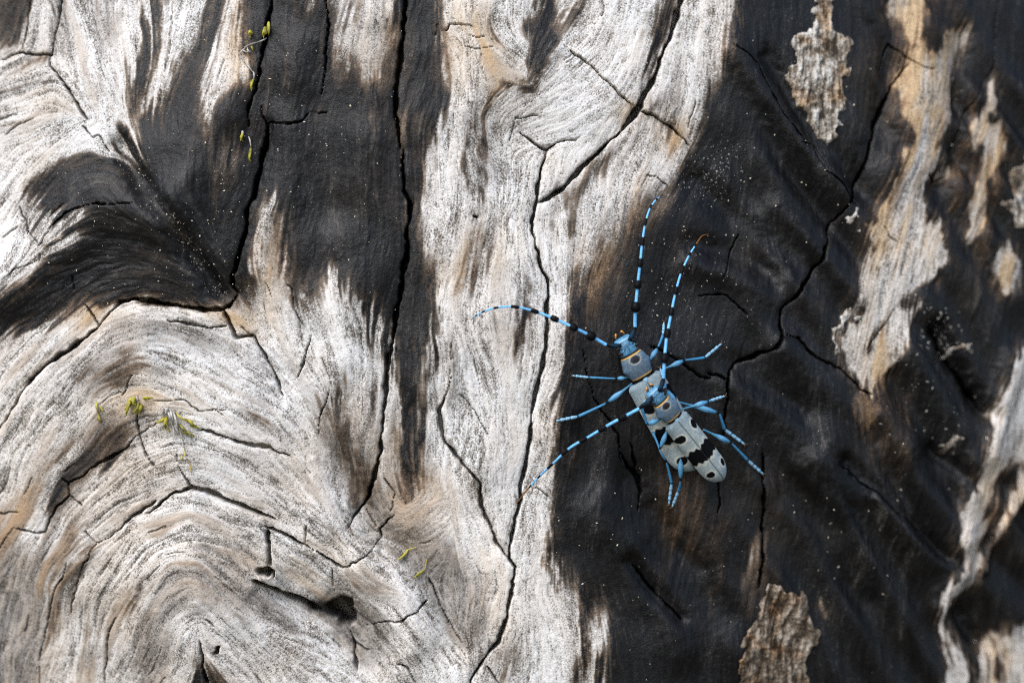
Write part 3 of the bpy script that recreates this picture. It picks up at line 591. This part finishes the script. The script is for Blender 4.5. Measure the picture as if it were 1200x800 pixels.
CRUST = flat_mat('grey_lichen', (.08,.075,.068), (.30,.295,.28), 500); GRIT = flat_mat('dark_grit', (.03,.03,.027), (.24,.22,.18), 500)
sp = []
gs = lambda x, s: random.gauss(x, s)
def dens(n, x, y, sx, sy, r0, r1): 
    for _ in range(int(n*.6)): sp.append((gs(x, sx), gs(y, sy), r0 + (r1*1.25 - r0)*random.random()**2.6, random.uniform(1, 1.9)))
for _ in range(200): sp.append((random.uniform(20, 1180), random.uniform(10, 790), random.uniform(.07, .16), random.uniform(1, 2)))
dens(150, 150, 250, 70, 50, .08, .18); dens(110, 230, 300, 40, 50, .08, .18); dens(130, 350, 130, 60, 90, .07, .16); dens(220, 800, 300, 60, 70, .07, .16); dens(60, 430, 230, 30, 80, .07, .15)
dens(60, 960, 150, 70, 90, .08, .17); dens(50, 950, 640, 90, 90, .10, .2); dens(60, 700, 650, 50, 70, .09, .2); dens(40, 300, 180, 40, 60, .1, .2)
for _ in range(14): sp.append((random.uniform(40, 1180), random.uniform(20, 780), random.uniform(.18, .3), random.uniform(1, 1.6)))
tag(crumbs('wood_dust', sp, DUST), 'pale dust grains scattered over the charred wood', 'dust', kind='stuff')
def cluster(n, spots, sx, sy, r0, r1, el=1.5):
    out = []
    for _ in range(n):
        x, y = random.choice(spots); out.append((gs(x, sx), gs(y, sy), r0*.7 + (r1 - r0*.7)*random.random()**2.8, random.uniform(1, el*1.3)))
    return out
cl = [('lichen_crust', 'grey crumbly lichen crust on black wood beside the raised antennae', [(825,200),(835,190),(815,215),(845,205),(850,185),(828,225),(805,205)], 330, 14, 13, .06, .24),
      ('lichen_crust', 'grey lichen crumbs in the groove by the tan streak', [(1095,370),(1105,385),(1112,400),(1122,405),(1080,400)], 110, 8, 9, .12, .42),
      ('lichen_crust', 'dark grit along the groove above the black fold', T(0,0,(425,520),(450,580),(490,620),(530,690),(600,770))+T(0,1,(640,50),(690,120),(740,200),(780,250)), 420, 6, 7, .07, .24),
      ('lichen_crust', 'loose grey flecks around the two beetles\' heads', [(760,390),(785,395),(750,370),(800,380),(790,360)], 100, 16, 14, .06, .19),
      ('lichen_crust', 'ashy flecks on the black ridge below the tan streak', [(1080,470),(1060,440),(1100,490),(1120,520),(1040,540)], 60, 18, 22, .12, .3)]
for nm, lb, spx, n, sx, sy, r0, r1 in cl:
    tag(crumbs(nm, cluster(n, spx, sx, sy, r0, r1), GRIT if 'grit' in lb else CRUST), lb, 'lichen', kind='stuff')

# ------------------------------------------------------------------ moss sprigs
N = Nodes('yellow_moss'); mc = N.ramp(N.noise(420, 2, .5), [(.3, (.11,.10,.010)), (.5, (.27,.245,.018)), (.7, (.42,.37,.04))])
N.l(mc, N.p.inputs['Base Color']); N.p.inputs['Roughness'].default_value = .55; MOSS = N.m
DRY = flat_mat('dry_moss', (.20,.18,.15), (.52,.50,.46), 500)
TANM = flat_mat('dry_stalk', (.30,.22,.07), (.50,.44,.12), 400)
class MB:
    def __init__(s): s.v, s.f, s.c = [], [], []
    def tube(s, pts, rad, n=8, col=(1,1,1), flat=1.0, up=None, cap=True):
        """pts: Vectors (metres); rad: metres each; col: one colour or one per ring"""
        b0 = len(s.v); m = len(pts); prev = None
        for k, p in enumerate(pts):
            t = (pts[min(k+1, m-1)] - pts[max(k-1, 0)])
            t = t.normalized() if t.length > 1e-12 else Vector((0, 0, 1))
            if up is not None: u = up - t*up.dot(t)
            elif prev is not None: u = prev - t*prev.dot(t)
            else: u = t.orthogonal()
            u = u.normalized(); prev = u; w = t.cross(u)
            for q in range(n):
                an = 2*math.pi*q/n; s.v.append(p + (w*math.cos(an) + u*(math.sin(an)*flat))*rad[k]); s.c.append(col[k] if isinstance(col, list) else col)
        for k in range(m - 1):
            for q in range(n): s.f.append((b0 + k*n + q, b0 + k*n + (q+1) % n, b0 + (k+1)*n + (q+1) % n, b0 + (k+1)*n + q))
        if cap: s.f.append(tuple(b0 + q for q in range(n))[::-1]); s.f.append(tuple(b0 + (m-1)*n + q for q in range(n)))
    def build(s, name, mat, parent=None, inv=None):
        v = [inv @ p for p in s.v] if inv else s.v
        return mesh_obj(name, [tuple(p) for p in v], s.f, mat, parent, dict(tint=np.array(s.c, np.float32)))
def sprig(mb, x0, y0, x1, y1, lift, w, sub=4):
    pts = []; rad = []
    bx_, by_ = random.uniform(-2, 2), random.uniform(-1, 1)
    for k in range(7):
        t = k/6; e = 4*t*(1 - t)
        pts.append(surf(x0 + (x1 - x0)*t + bx_*e, y0 + (y1 - y0)*t + by_*e, .25 + lift*math.sin(t*2.4))[0]); rad.append(1.0*w*MM*(.55 + .6*math.sin(math.pi*min(1, t*1.05 + .08)))*(1 if k < 6 else .3))
    mb.tube(pts, rad, 6, flat=.55)
    for _ in range(sub):                              # small pointed leaves along the shoot
        k = random.randint(1, 5); d = (pts[k+1] - pts[k-1]).normalized(); side = d.orthogonal().normalized(); side = Matrix.Rotation(random.uniform(0, 6.3), 3, d) @ side
        p = pts[k]; q = p + d*(w*MM*1.6) + side*(w*MM*1.1)
        mb.tube([p, p.lerp(q, .5), q], [w*MM*.2, w*MM*.45, w*MM*.06], 4, flat=.4)
def Z(x0, y0, s, pts): return [(x0 + a/s, y0 + b/s) for a, b in pts]
def moss(label, green, dry, stalks, group='yellow moss sprigs'):
    p0, n0 = surf(*(green or stalks)[0][:2], 0)
    root = bpy.data.objects.new('moss_sprig', None); COL.objects.link(root); root.location = p0; tag(root, label, 'moss', group)
    inv = Matrix.Translation(-p0); root.empty_display_size = .002
    for nm, lst, mt in (('shoots', green, MOSS), ('dry_shoots', dry, DRY), ('stalk', stalks, TANM)):
        if not lst: continue
        mb = MB()
        for (x0, y0, x1, y1, lift, w) in lst: sprig(mb, x0, y0, x1, y1, lift, w, 5 if nm != 'stalk' else 0)
        mb.build(nm, mt, root, inv)
def zz_(lst, x0=90, y0=440, s=1046/170): return [(x0 + a/s, y0 + b/s, x0 + c/s, y0 + d/s, l, w) for a, b, c, d, l, w in lst]
moss('small yellow-green moss sprig beside a stained patch left of the larger moss', zz_([(140,190,160,280,1,.28),(155,270,185,340,.8,.42),(165,225,185,265,.8,.3)]), zz_([(150,200,150,320,.5,.16),(200,215,270,265,.6,.14)]), None)
moss('clump of upright yellow moss shoots growing out of a short crack', zz_([(390,160,355,290,1.6,.62),(410,165,400,220,1.8,.6),(440,190,400,270,1.6,.55),(470,210,440,280,1.2,.5),(430,160,395,200,1.6,.5),(480,165,550,160,.8,.45),(385,200,360,240,1.4,.5)]), zz_([(430,150,445,190,1,.3),(480,200,500,215,.6,.25)]), None)
moss('bushy moss tuft with grey dry stems and yellow tips over a crack',
     zz_([(640,300,570,340,1.4,.4),(650,300,635,380,1.8,.5),(635,360,680,400,1.4,.4),(720,270,800,330,1.8,.45),(790,320,840,370,1.6,.62),(820,360,890,385,1.2,.42),(740,350,800,410,1.4,.5),(790,400,855,435,1,.45),(760,400,800,425,1.0,.35)]),
     zz_([(670,240,690,360,2,.4),(690,260,720,390,1.8,.42),(650,250,680,330,2.2,.4),(700,280,740,430,1.4,.38),(720,330,760,460,1.0,.3),(680,320,700,470,.9,.25),(620,240,600,290,1,.4),(650,235,640,260,1.3,.5),(740,440,770,520,.6,.22)]),
     zz_([(770,510,805,620,1.0,.2),(805,610,825,715,.6,.22),(755,580,750,610,.5,.35)]))
def z2(lst): return [(270 + a/4, b/4, 270 + c/4, d/4, l, w) for a, b, c, d, l, w in lst]
moss('wispy moss strand with yellow tips hanging beside the upper crack', z2([(178,105,180,165,1,.5),(165,130,150,170,1.2,.6),(95,145,88,168,.8,.6),(95,215,105,235,.6,.35),(110,370,98,425,.8,.45)]),
     z2([(170,180,110,205,.9,.24),(120,200,65,225,.8,.24),(70,225,40,265,.7,.22),(40,265,70,300,.6,.2),(70,300,105,340,.6,.24),(105,335,108,375,.6,.24),(80,225,95,245,.5,.2),(60,235,85,245,.5,.2)]), None)
moss('tiny pair of yellow moss shoots on black wood by a crack', z2([(60,620,55,662,.8,.4),(95,695,88,755,.9,.45)]), z2([(85,640,95,695,.7,.22),(60,615,58,635,.5,.25)]), None)
moss('single yellow moss shoot on pale wood, slanting towards a crack', [(478,643,465,656,.9,.42)], None, [(488,641,477,644,.3,.2)])
moss('single yellow moss shoot below its twin on browned wood', [(497,668,485,677,.9,.45)], None, [(500,655,497,668,.3,.18)])
# ------------------------------------------------------------------ two longhorn beetles, the smaller one on the back of the larger
def shell_mat(name, rough, bumpd, spec=.35):
    N = Nodes(name); a = N.attr('tint').outputs['Color']; n = N.noise(5200, 3, .6); n2 = N.noise(1500, 2, .5)
    v = N.math('ADD', N.math('MULTIPLY', n, 1.3), N.math('ADD', N.math('MULTIPLY', n2, .8), -.05))
    vec = N.n('ShaderNodeCombineColor')
    for k in range(3): N.l(v, vec.inputs[k])
    N.l(N.mix(1.0, a, vec.outputs[0], 'MULTIPLY'), N.p.inputs['Base Color']); N.p.inputs['Roughness'].default_value = rough; N.p.inputs['Specular IOR Level'].default_value = spec
    N.l(N.bump(n, bumpd, .6), N.p.inputs['Normal']); return N.m
SHELL = shell_mat('blue_felted_shell', .5, .00006, .3); WING = shell_mat('pale_wing_case', .6, .00004, .06); ANT = shell_mat('antenna_blue', .55, .00003, .1)
N = Nodes('eye_black'); N.p.inputs['Base Color'].default_value = (.006,.006,.008,1); N.p.inputs['Roughness'].default_value = .2; EYE = N.m
N = Nodes('orange_palp'); N.l(N.ramp(N.noise(2500), [(.3, (.45,.16,.02)), (.7, (.75,.36,.05))]), N.p.inputs['Base Color']); PALP = N.m
BLUE = (.045,.215,.40); DEEP = (.022,.095,.18); PALEB = (.22,.42,.58); BLK = (.003,.003,.004); ELY = (.26,.30,.30); CREAM = (.46,.46,.40); GOLD = (.55,.30,.045); TEAL = (.04,.17,.28); THX = (.07,.10,.125); ABLUE = (.17,.47,.82)
def mixc(a, b, t): return tuple(x*(1 - t) + y*t for x, y in zip(a, b))
def cat(P, n):
    """resample a list of tuples with a Catmull-Rom curve"""
    P = [np.array(p, float) for p in P]; out = []
    for k in range(n):
        u = k/(n - 1)*(len(P) - 1); i = min(int(u), len(P) - 2); t = u - i
        p0, p1, p2, p3 = P[max(i-1, 0)], P[i], P[i+1], P[min(i+2, len(P)-1)]
        out.append(.5*((2*p1) + (p2 - p0)*t + (2*p0 - 5*p1 + 4*p2 - p3)*t*t + (3*p1 - p0 - 3*p2 + p3)*t**3))
    return out

def make_beetle(label, start, end, h0, h1, L, sc_, legs, ants, spots, seed, band):
    rnd = random.Random(seed)
    pa, na = surf(*start, h0); pb, nb = surf(*end, h1); cp, cn = surf((start[0]+end[0])/2, (start[1]+end[1])/2, 0)
    fwd = (pa - pb).normalized(); nrm_ = (cn - fwd*cn.dot(fwd)).normalized(); lat = fwd.cross(nrm_).normalized()
    q = Matrix((lat, fwd, nrm_)).transposed().to_4x4()
    root_p = cp; M = Matrix.Translation(root_p) @ q; inv = M.inverted()
    U = (pa - pb).length/L                            # metres per body unit (one unit is about a photograph pixel)
    ax = lambda t: pa.lerp(pb, t/L)
    def pt(t, x, z): return ax(t) + lat*(x*U) + nrm_*(z*U)
    mb = MB()
    # one continuous body: head, neck, thorax and abdomen lofted along the axis  (t, half width, half height, centre height, colour)
    s = sc_
    st = [(-1.2,6,1.6,-2.5,BLUE),(0,9.2,3.4,-2.0,BLUE),(3,10.8,5.6,-1.2,BLUE),(7,11.6,7,-.4,BLUE),(11,12.2,7.6,0,BLUE),(15,12.3,7.8,.2,BLUE),(17.8,11.6,7.5,.2,BLUE),(18.8,10.8,7.3,.1,BLK),(20.2,10.8,7.5,.2,BLK),
          (21,11.6,8.4,.3,GOLD),(22.3,13.4,9.0,.4,THX),(27,15,10.2,.6,THX),(34,15.6,10.8,.8,THX),(40,15.2,10.6,.7,THX),(46,13.8,9.6,.4,THX),(47.2,13.2,9.3,.35,GOLD),(48.6,12.9,9.1,.3,GOLD),(49.6,11.6,8.2,.1,BLK),(52,11,7.6,0,BLK),
          (56,16,8,-.6,BLK),(64,18.5,9,-1.5,TEAL),(90,19,9.5,-2,TEAL),(120,18,9,-2.4,TEAL),(145,14.5,7.5,-2.6,DEEP),(160,9,5,-2.4,DEEP),(167,3,2,-1.6,DEEP)]
    dense = cat([(a*s, b*s, c*s, d*s) for a, b, c, d, _ in st], 300)
    ts = [a*s for a, *_ in st]; n = 56; b0 = len(mb.v)
    for (t, hw, hh, zc_) in dense:
        i = max(0, min(len(ts) - 2, int(np.searchsorted(ts, t)) - 1)); f = np.clip((t - ts[i])/(ts[i+1] - ts[i]), 0, 1)
        base_c = mixc(st[i][4], st[i+1][4], float(f))
        for k in range(n):
            an = 2*math.pi*k/n; ca, sa = math.cos(an), math.sin(an)
            x = hw*np.sign(ca)*abs(ca)**.85; z = zc_ + hh*np.sign(sa)*abs(sa)**.9
            tu = t/s
            if 26 < tu < 46:                                        # blunt lateral knob of the thorax
                kn = math.exp(-((tu - 35)/4.0)**2)*max(0, abs(ca) - .6)/.4; x += np.sign(ca)*1.8*s*kn
            c = base_c
            if 22 < tu < 48 and sa > 0:
                spd = ((tu - 26.5)/4.1)**2 + (ca*hw/s/5.0)**2
                c = mixc(BLK, c, float(np.clip((spd - .85)/.25, 0, 1))) if spd < 1.1 else c
                if 1.1 <= spd < 1.9: c = mixc(c, CREAM, .45)
                if spd > 1.9: c = mixc(c, (.20,.23,.25) if rnd.random() < .5 else (.045,.12,.21), rnd.random()*.75)
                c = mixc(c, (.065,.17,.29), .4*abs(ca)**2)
            if tu < 19 and sa > 0:                                  # dark lines of the face between the antennae
                if abs(ca*hw/s) < .8 and 5 < tu < 17: c = mixc(c, BLK, .8)
                xx = abs(ca*hw/s); rr_ = math.hypot(tu - 9.5, xx - 7.2)
                if abs(tu - 3.6) < .7 and xx < 7: c = mixc(c, BLK, .85)
                if abs(rr_ - 4.3) < .75 and not (tu < 9 and xx > 7): c = mixc(c, BLK, .85)
                if rr_ < 2.0: c = mixc(c, BLK, .9)
                c = mixc(c, PALEB if rnd.random() < .4 else (.012,.035,.065), .8*rnd.random())
                if xx < 5.5 and 1 < tu < 3: c = mixc(c, PALEB, .6)
                if 6 < tu < 9 and xx < 4: c = mixc(c, BLK, .35)
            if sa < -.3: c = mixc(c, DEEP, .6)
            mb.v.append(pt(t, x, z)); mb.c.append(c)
    for r_ in range(len(dense) - 1):
        for k in range(n): mb.f.append((b0 + r_*n + k, b0 + (r_+1)*n + k, b0 + (r_+1)*n + (k+1) % n, b0 + r_*n + (k+1) % n))
    mb.f.append(tuple(b0 + k for k in range(n))); mb.f.append(tuple(b0 + (len(dense)-1)*n + k for k in range(n))[::-1])
    # legs, grown out of the same body mesh: hip, knee, ankle, claw in picture coordinates with their height above the wood
    for (hip, knee, ankle, claw, wf) in legs:
        P = [surf(*c_)[0] for c_ in (hip, knee, ankle, claw)]; W = wf*.80*K*MM
        pts, rad, col = [], [], []
        for k in range(17):                                         # club-shaped femur
            t = k/16; r_ = .34 + .66*math.exp(-((t - .66)/.24)**2); r_ *= .55 if t > .97 else 1
            pts.append(P[0].lerp(P[1], t) + nrm_*(.25*MM*math.sin(math.pi*t))); rad.append(W*r_); col.append(mixc(mixc(BLUE, TEAL, .5 + .5*math.sin(7*t)), PALEB, .35*math.exp(-((t - .6)/.2)**2)) if t < .93 else BLK)
        mb.tube(pts, rad, 10, col)
        pts, rad, col = [], [], []
        for k in range(13):                                         # tibia
            t = k/12; pts.append(P[1].lerp(P[2], t) + nrm_*(.2*MM*math.sin(math.pi*t))); rad.append(W*(.36 + .20*t)); col.append(BLK if (t < .06 or t > .93) else mixc(BLUE, DEEP, .35*(1 - t)))
        mb.tube(pts, rad, 8, col)
        cum = [0, .34, .56, .80]; ln = [.34, .23, .25, .20]        # tarsus: lobed joints, then two claws
        for c0, l_ in zip(cum, ln):
            pts, rad, col = [], [], []
            for k in range(7):
                t = k/6; pts.append(P[2].lerp(P[3], c0 + l_*t)); rad.append(W*(.42 + .22*t)*(.75 if k == 6 else 1)*(.62 if c0 > .7 else 1)); col.append(mixc(PALEB, BLK, .9 if k == 0 else .1*(1 - t)))
            mb.tube(pts, rad, 8, col, flat=.6, up=nrm_)
        d = (P[3] - P[2]).normalized(); sd = d.cross(nrm_)
        for sg in (-1, 1): mb.tube([P[3], P[3] + (d*.9 + sd*sg*.5)*W*.8, P[3] + (d*1.3 + sd*sg*1.1 - nrm_*.3)*W*.9], [W*.2, W*.16, W*.05], 6, (.10,.06,.03))
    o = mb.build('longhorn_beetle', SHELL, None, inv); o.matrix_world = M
    tag(o, label, 'beetle')
    # wing cases ------------------------------------------------------------
    t0, t1, HWd, HT = 52.5*s, L, band['hw'], band['ht']
    def ehw(u): return HWd*(.97 + .03*math.sin(u*3))*(1 if u > .05 else (1 - .28*(1 - u/.05)**2.2))*(1 if u < .74 else math.sqrt(max(0, 1 - ((u - .74)/.26)**2.3))*.97 + .03*(1 - u)/.26)
    for sgn in (-1, 1):
        nu, nw = 120, 40; V_, C_, F_ = [], [], []
        for i in range(nu + 1):
            u = i/nu; uu = u; t = t0 + (t1 - t0)*uu; hw = ehw(uu)
            dome = HT*(.72 + .28*math.sin(min(1, u*2.2)*math.pi/2))*(1 if u < .8 else math.sqrt(max(.0, 1 - ((u - .8)/.215)**2)))
            for j in range(nw + 1):
                w = j/nw; an = w*1.42; x = sgn*(hw*math.sin(an)/math.sin(1.42)*(1 if w < .95 else 1)) ; z = -1.5*s + dome*math.cos(an*1.05) - (0.10*dome if w < .03 else 0)
                x += sgn*.12
                if u < .05: z -= (1 - u/.05)**2*1.8*s
                sh = .10*dome*math.exp(-((w - .62)/.16)**2)*math.exp(-(u/.13)**2)                      # shoulder bump
                V_.append(pt(t, x, z + sh))
                lx = sgn*math.sin(an)/math.sin(1.42); m = 9.
                wob = .10*math.sin(lx*9 + seed) + .07*math.sin(u*60 + lx*17 + seed) + .05*math.sin(u*130 + lx*31)
                for (su, sl, ru, rl) in spots:
                    dd = math.sqrt(((u - su)/ru)**2 + ((lx - sl)/rl)**2); m = min(m, (dd - 1)*min(ru*5, rl) + wob*.10)
                bu, bt, bw = band['band']; edge_ = abs(u - bu - bw*math.cos(lx*5.2) - .012*math.sin(lx*14 + seed)) - bt*(1 - .25*max(0, abs(lx) - .8)/.2) - .02*math.exp(-(lx/.06)**2)*-1
                m = min(m, edge_*2.6 + wob*.07)
                c = mixc(ELY, (.24,.36,.43), .35*max(0, u - .75)/.25 + .25*abs(lx)**3)
                c = mixc(c, (.11,.175,.23), .75*max(0, 1 - u/.22)*(.45 + .55*rnd.random()))
                c = mixc(c, CREAM, .8*math.exp(-((m - .05)/.05)**2) if m > 0 else 0)
                c = mixc(BLK, c, float(np.clip(m/.022 + .5, 0, 1)))
                if w > .95: c = mixc(c, (.05,.06,.06), .6)
                if w < .02: c = mixc(c, (.05,.06,.06), .6)
                C_.append(c)
        r = nw + 1
        for i in range(nu):
            for j in range(nw):
                f = (i*r + j, (i+1)*r + j, (i+1)*r + j + 1, i*r + j + 1); F_.append(f if sgn > 0 else f[::-1])
        e = mesh_obj('elytron', [tuple(inv @ p) for p in V_], F_, WING, o, dict(tint=np.array(C_, np.float32)))
        md = e.modifiers.new('thick', 'SOLIDIFY'); md.thickness = .00022; md.offset = -1
    m2 = MB(); m2.tube([pt(50*s, 0, 6.2*s), pt(53*s, 0, 7.2*s), pt(56*s, 0, 7.6*s), pt(59*s, 0, 7.4*s)], [3.2*s*U, 3.4*s*U, 2.4*s*U, .3*s*U], 12, PALEB, flat=.35, up=nrm_); m2.build('scutellum', SHELL, o, inv)
    # head parts ------------------------------------------------------------
    for sgn in (-1, 1):
        m2 = MB(); P = [pt(t*s, sgn*x*s, z*s) for t, x, z in ((5.4,7.6,5.8),(7.0,10.2,4.6),(10.5,12.2,2.8),(13.8,11.4,3.8),(15.4,8.4,6.4))]
        m2.tube(P, [1.5*s*U, 2.7*s*U, 2.9*s*U, 2.5*s*U, 1.3*s*U], 12, BLK); m2.build('eye', EYE, o, inv)
        m2 = MB(); m2.tube([pt(1*s, sgn*4*s, -3*s), pt(-2*s, sgn*4.6*s, -3.4*s), pt(-5*s, sgn*3*s, -3.8*s), pt(-6.4*s, sgn*.8*s, -4*s)], [2.2*s*U, 1.9*s*U, 1.3*s*U, .3*s*U], 10, (.02,.018,.02)); m2.build('mandible', SHELL, o, inv)
        m2 = MB(); m2.tube([pt(-1*s, sgn*5*s, -3*s), pt(-4*s, sgn*5.6*s, -1.5*s), pt(-6.5*s, sgn*4.2*s, -.5*s), pt(-8*s, sgn*3.2*s, -.4*s)], [.7*s*U, .8*s*U, 1.25*s*U, .9*s*U], 8, GOLD); m2.build('palp', PALP, o, inv)
    # antennae: a scape on the head, then jointed blue segments with black hair tufts -----------------
    for (path, cuts, sgn, w0, tuft0, browntip) in ants:
        W3 = [np.array(surf(*c_)[0]) for c_ in path]
        curve = cat(W3, 240); seg = np.cumsum([0] + [np.linalg.norm(b - a) for a, b in zip(curve[:-1], curve[1:])]); tot = seg[-1]
        at = lambda f: Vector([float(np.interp(f*tot, seg, [c_[k] for c_ in curve])) for k in range(3)])
        m2 = MB(); hp = pt(5.5*s, sgn*6.0*s, 5.5*s); p0 = at(0.0); md_ = hp.lerp(p0, .5) + nrm_*(.4*MM)
        w = w0*K*MM
        m2.tube([hp, hp.lerp(md_, .6), md_, md_.lerp(p0, .6), p0], [w*1.2, w*1.5, w*1.6, w*1.5, w*.8], 10, [BLK, mixc(BLK, DEEP, .3), mixc(BLK, DEEP, .2), BLK, BLK]); an_o = m2.build('antenna', ANT, o, inv)
        ns = len(cuts) - 1
        for k in range(ns):
            f0, f1 = cuts[k], cuts[k+1]; m2 = MB(); pts, rad, col = [], [], []
            last = k == ns - 1; th_ = w*(1.12 - .66*f0); tf_ = max(1.0, tuft0*(1.2 - 1.0*f0)); bl = .40 if k < 5 else .28
            for q_ in range(27):
                t = q_/26; r_ = th_*(1 - .10*t); c = mixc(ABLUE, BLUE, .2*math.sin(t*3))
                if t > 1 - bl:
                    v_ = (t - (1 - bl))/bl; r_ *= 1 + (tf_ - 1)*math.sin(math.pi*(.08 + .84*v_))**.7 + (.12*rnd.uniform(-1, 1) if tf_ > 1.2 else 0); c = BLK
                if browntip and f0 > .8: c = mixc(c, (.18,.075,.02), 1 if last else .7*t)
                elif last: c = mixc(ABLUE, BLK, min(1, t*1.6)); 
                if last: r_ = th_*(1 - .7*t)
                pts.append(at(f0 + (f1 - f0)*t)); rad.append(r_); col.append(c)
            m2.tube(pts, rad, 10, col)
            if tf_ > 1.15 and not last:                              # the hair tuft: short black bristles
                for _ in range(46):
                    q_ = rnd.randint(17, 25); p_ = pts[q_]; dd_ = (pts[q_+1] - pts[q_-1]).normalized(); sd_ = Matrix.Rotation(rnd.uniform(0, 6.3), 3, dd_) @ dd_.orthogonal().normalized()
                    b_ = p_ + sd_*rad[q_]*.7; tip = p_ + sd_*rad[q_]*rnd.uniform(1.15, 1.5) + dd_*th_*rnd.uniform(.3, 1.2)
                    m2.tube([b_, b_.lerp(tip, .6), tip], [th_*.16, th_*.11, th_*.02], 3, BLK, cap=False)
            m2.build('antenna_segment', ANT, an_o, inv)
    return o

C1 = lambda *p: [(540 + x/2.05, 210 + y/2.05, h) for x, y, h in p]
def c5(x, y, h): return (740 + x/5, 440 + y/5, h)
T11 = lambda *p: [(400 + x/2.9625, 265 + y/2.9625, h) for x, y, h in p]
# larger beetle, underneath
legsA = [((738,442,2.2),(722,443.5,2.8),(690,442,1.6),(671,440,.5),3.3), ((741,449,2.4),(711,472,3.0),(677,488,1.8),(652,493,.5),4.4),
         ((765,504,2.2),(781,541,2.6),(787,566,1.4),(784,590,.5),4.2), ((757,428,2.6),(771,407,3.2),(777,392,1.8),(778,378,.5),4.0),
         ((776,433,2.6),(802,422,3.4),(826,419,2.0),(845,403,.5),4.2), ((792,470,2.6),(843,484,3.2),(849,503,1.8),(872,520,.5),4.6)]
antsA = [(T11((920,412,5.2),(860,378,5.8),(803,350,6),(737,320,6),(670,295,5.6),(603,280,5),(545,282,4),(497,295,3),(462,314,2.4),(449,328,2)), [0,.155,.285,.425,.565,.70,.815,.905,.955,1.0], -1, 1.85, 2.5, False),
         ([(744.3,383,6.0),(744.5,366,7),(747,337,7.6),(750,310,7.6),(752.5,286,7),(756,263,6.2),(761,246,5.4),(768,235,4.6),(777,228,3.6)], [0,.175,.325,.475,.625,.76,.87,.94,1.0], 1, 1.9, 2.5, False)]
spA = [(.26,-.52,.05,.38),(.24,.80,.09,.30),(.845,-.42,.042,.30),(.845,.55,.042,.26)]
make_beetle('larger grey-blue longhorn beetle with black spots, carrying the smaller one on its back', (728.5,396.5), (813.5,550), 4.6, 3.6, 175.0, 1.0, legsA, antsA, spA, 3,
            dict(hw=23.0, ht=15.0, band=(.575, .085, .022)))
# smaller beetle, riding on top
legsB = [((778,489,8.0),(758,497,8.6),(752,478,8.4),(757,468,8.0),4.4), ((786,492,7.0),(773,526,6.4),(765,506,4.0),(764,497,3.2),3.8), ((797,517,6.0),(797.5,563,4.2),(795,575,1.8),(788,593,.5),4.2),
         ((800,479,8.0),(831,470,7.6),(832,469.5,7.2),(849,464,6.4),4.2), ((800,485,7.0),(780,455,7.4),(777,440,6.0),(774,432,5.2),4.6), ((824,503,5.5),(857,519,4.6),(876,539,2.2),(894,555,.5),4.4)]
antsB = [(C1((428,551,10),(400,566,10.4),(355,590,10.4),(310,617,9.6),(262,645,8.4),(222,682,6.6),(190,712,5),(160,745,3.6),(130,783,2.6)), [0,.14,.275,.41,.54,.67,.77,.86,1.0], -1, 1.8, 2.0, True),
         (C1((487,478,10.5),(489,440,11),(494,385,11),(503,335,10.6),(513,285,9.8),(527,232,8.6),(545,190,7),(568,152,5.6),(580,136,4.8),(595,132,4.2)), [0,.15,.30,.435,.565,.70,.80,.88,1.0], 1, 1.85, 2.2, True)]
spB = [(.225,-.66,.052,.34),(.19,.78,.062,.22),(.815,-.56,.042,.27),(.80,.72,.048,.18)]
make_beetle('smaller grey-blue longhorn beetle with black wing band, riding on the larger one', (764,457), (846.5,561.5), 9.6, 6.2, 133.0, .80, legsB, antsB, spB, 8,
            dict(hw=15.6, ht=12.0, band=(.53, .095, .012)))
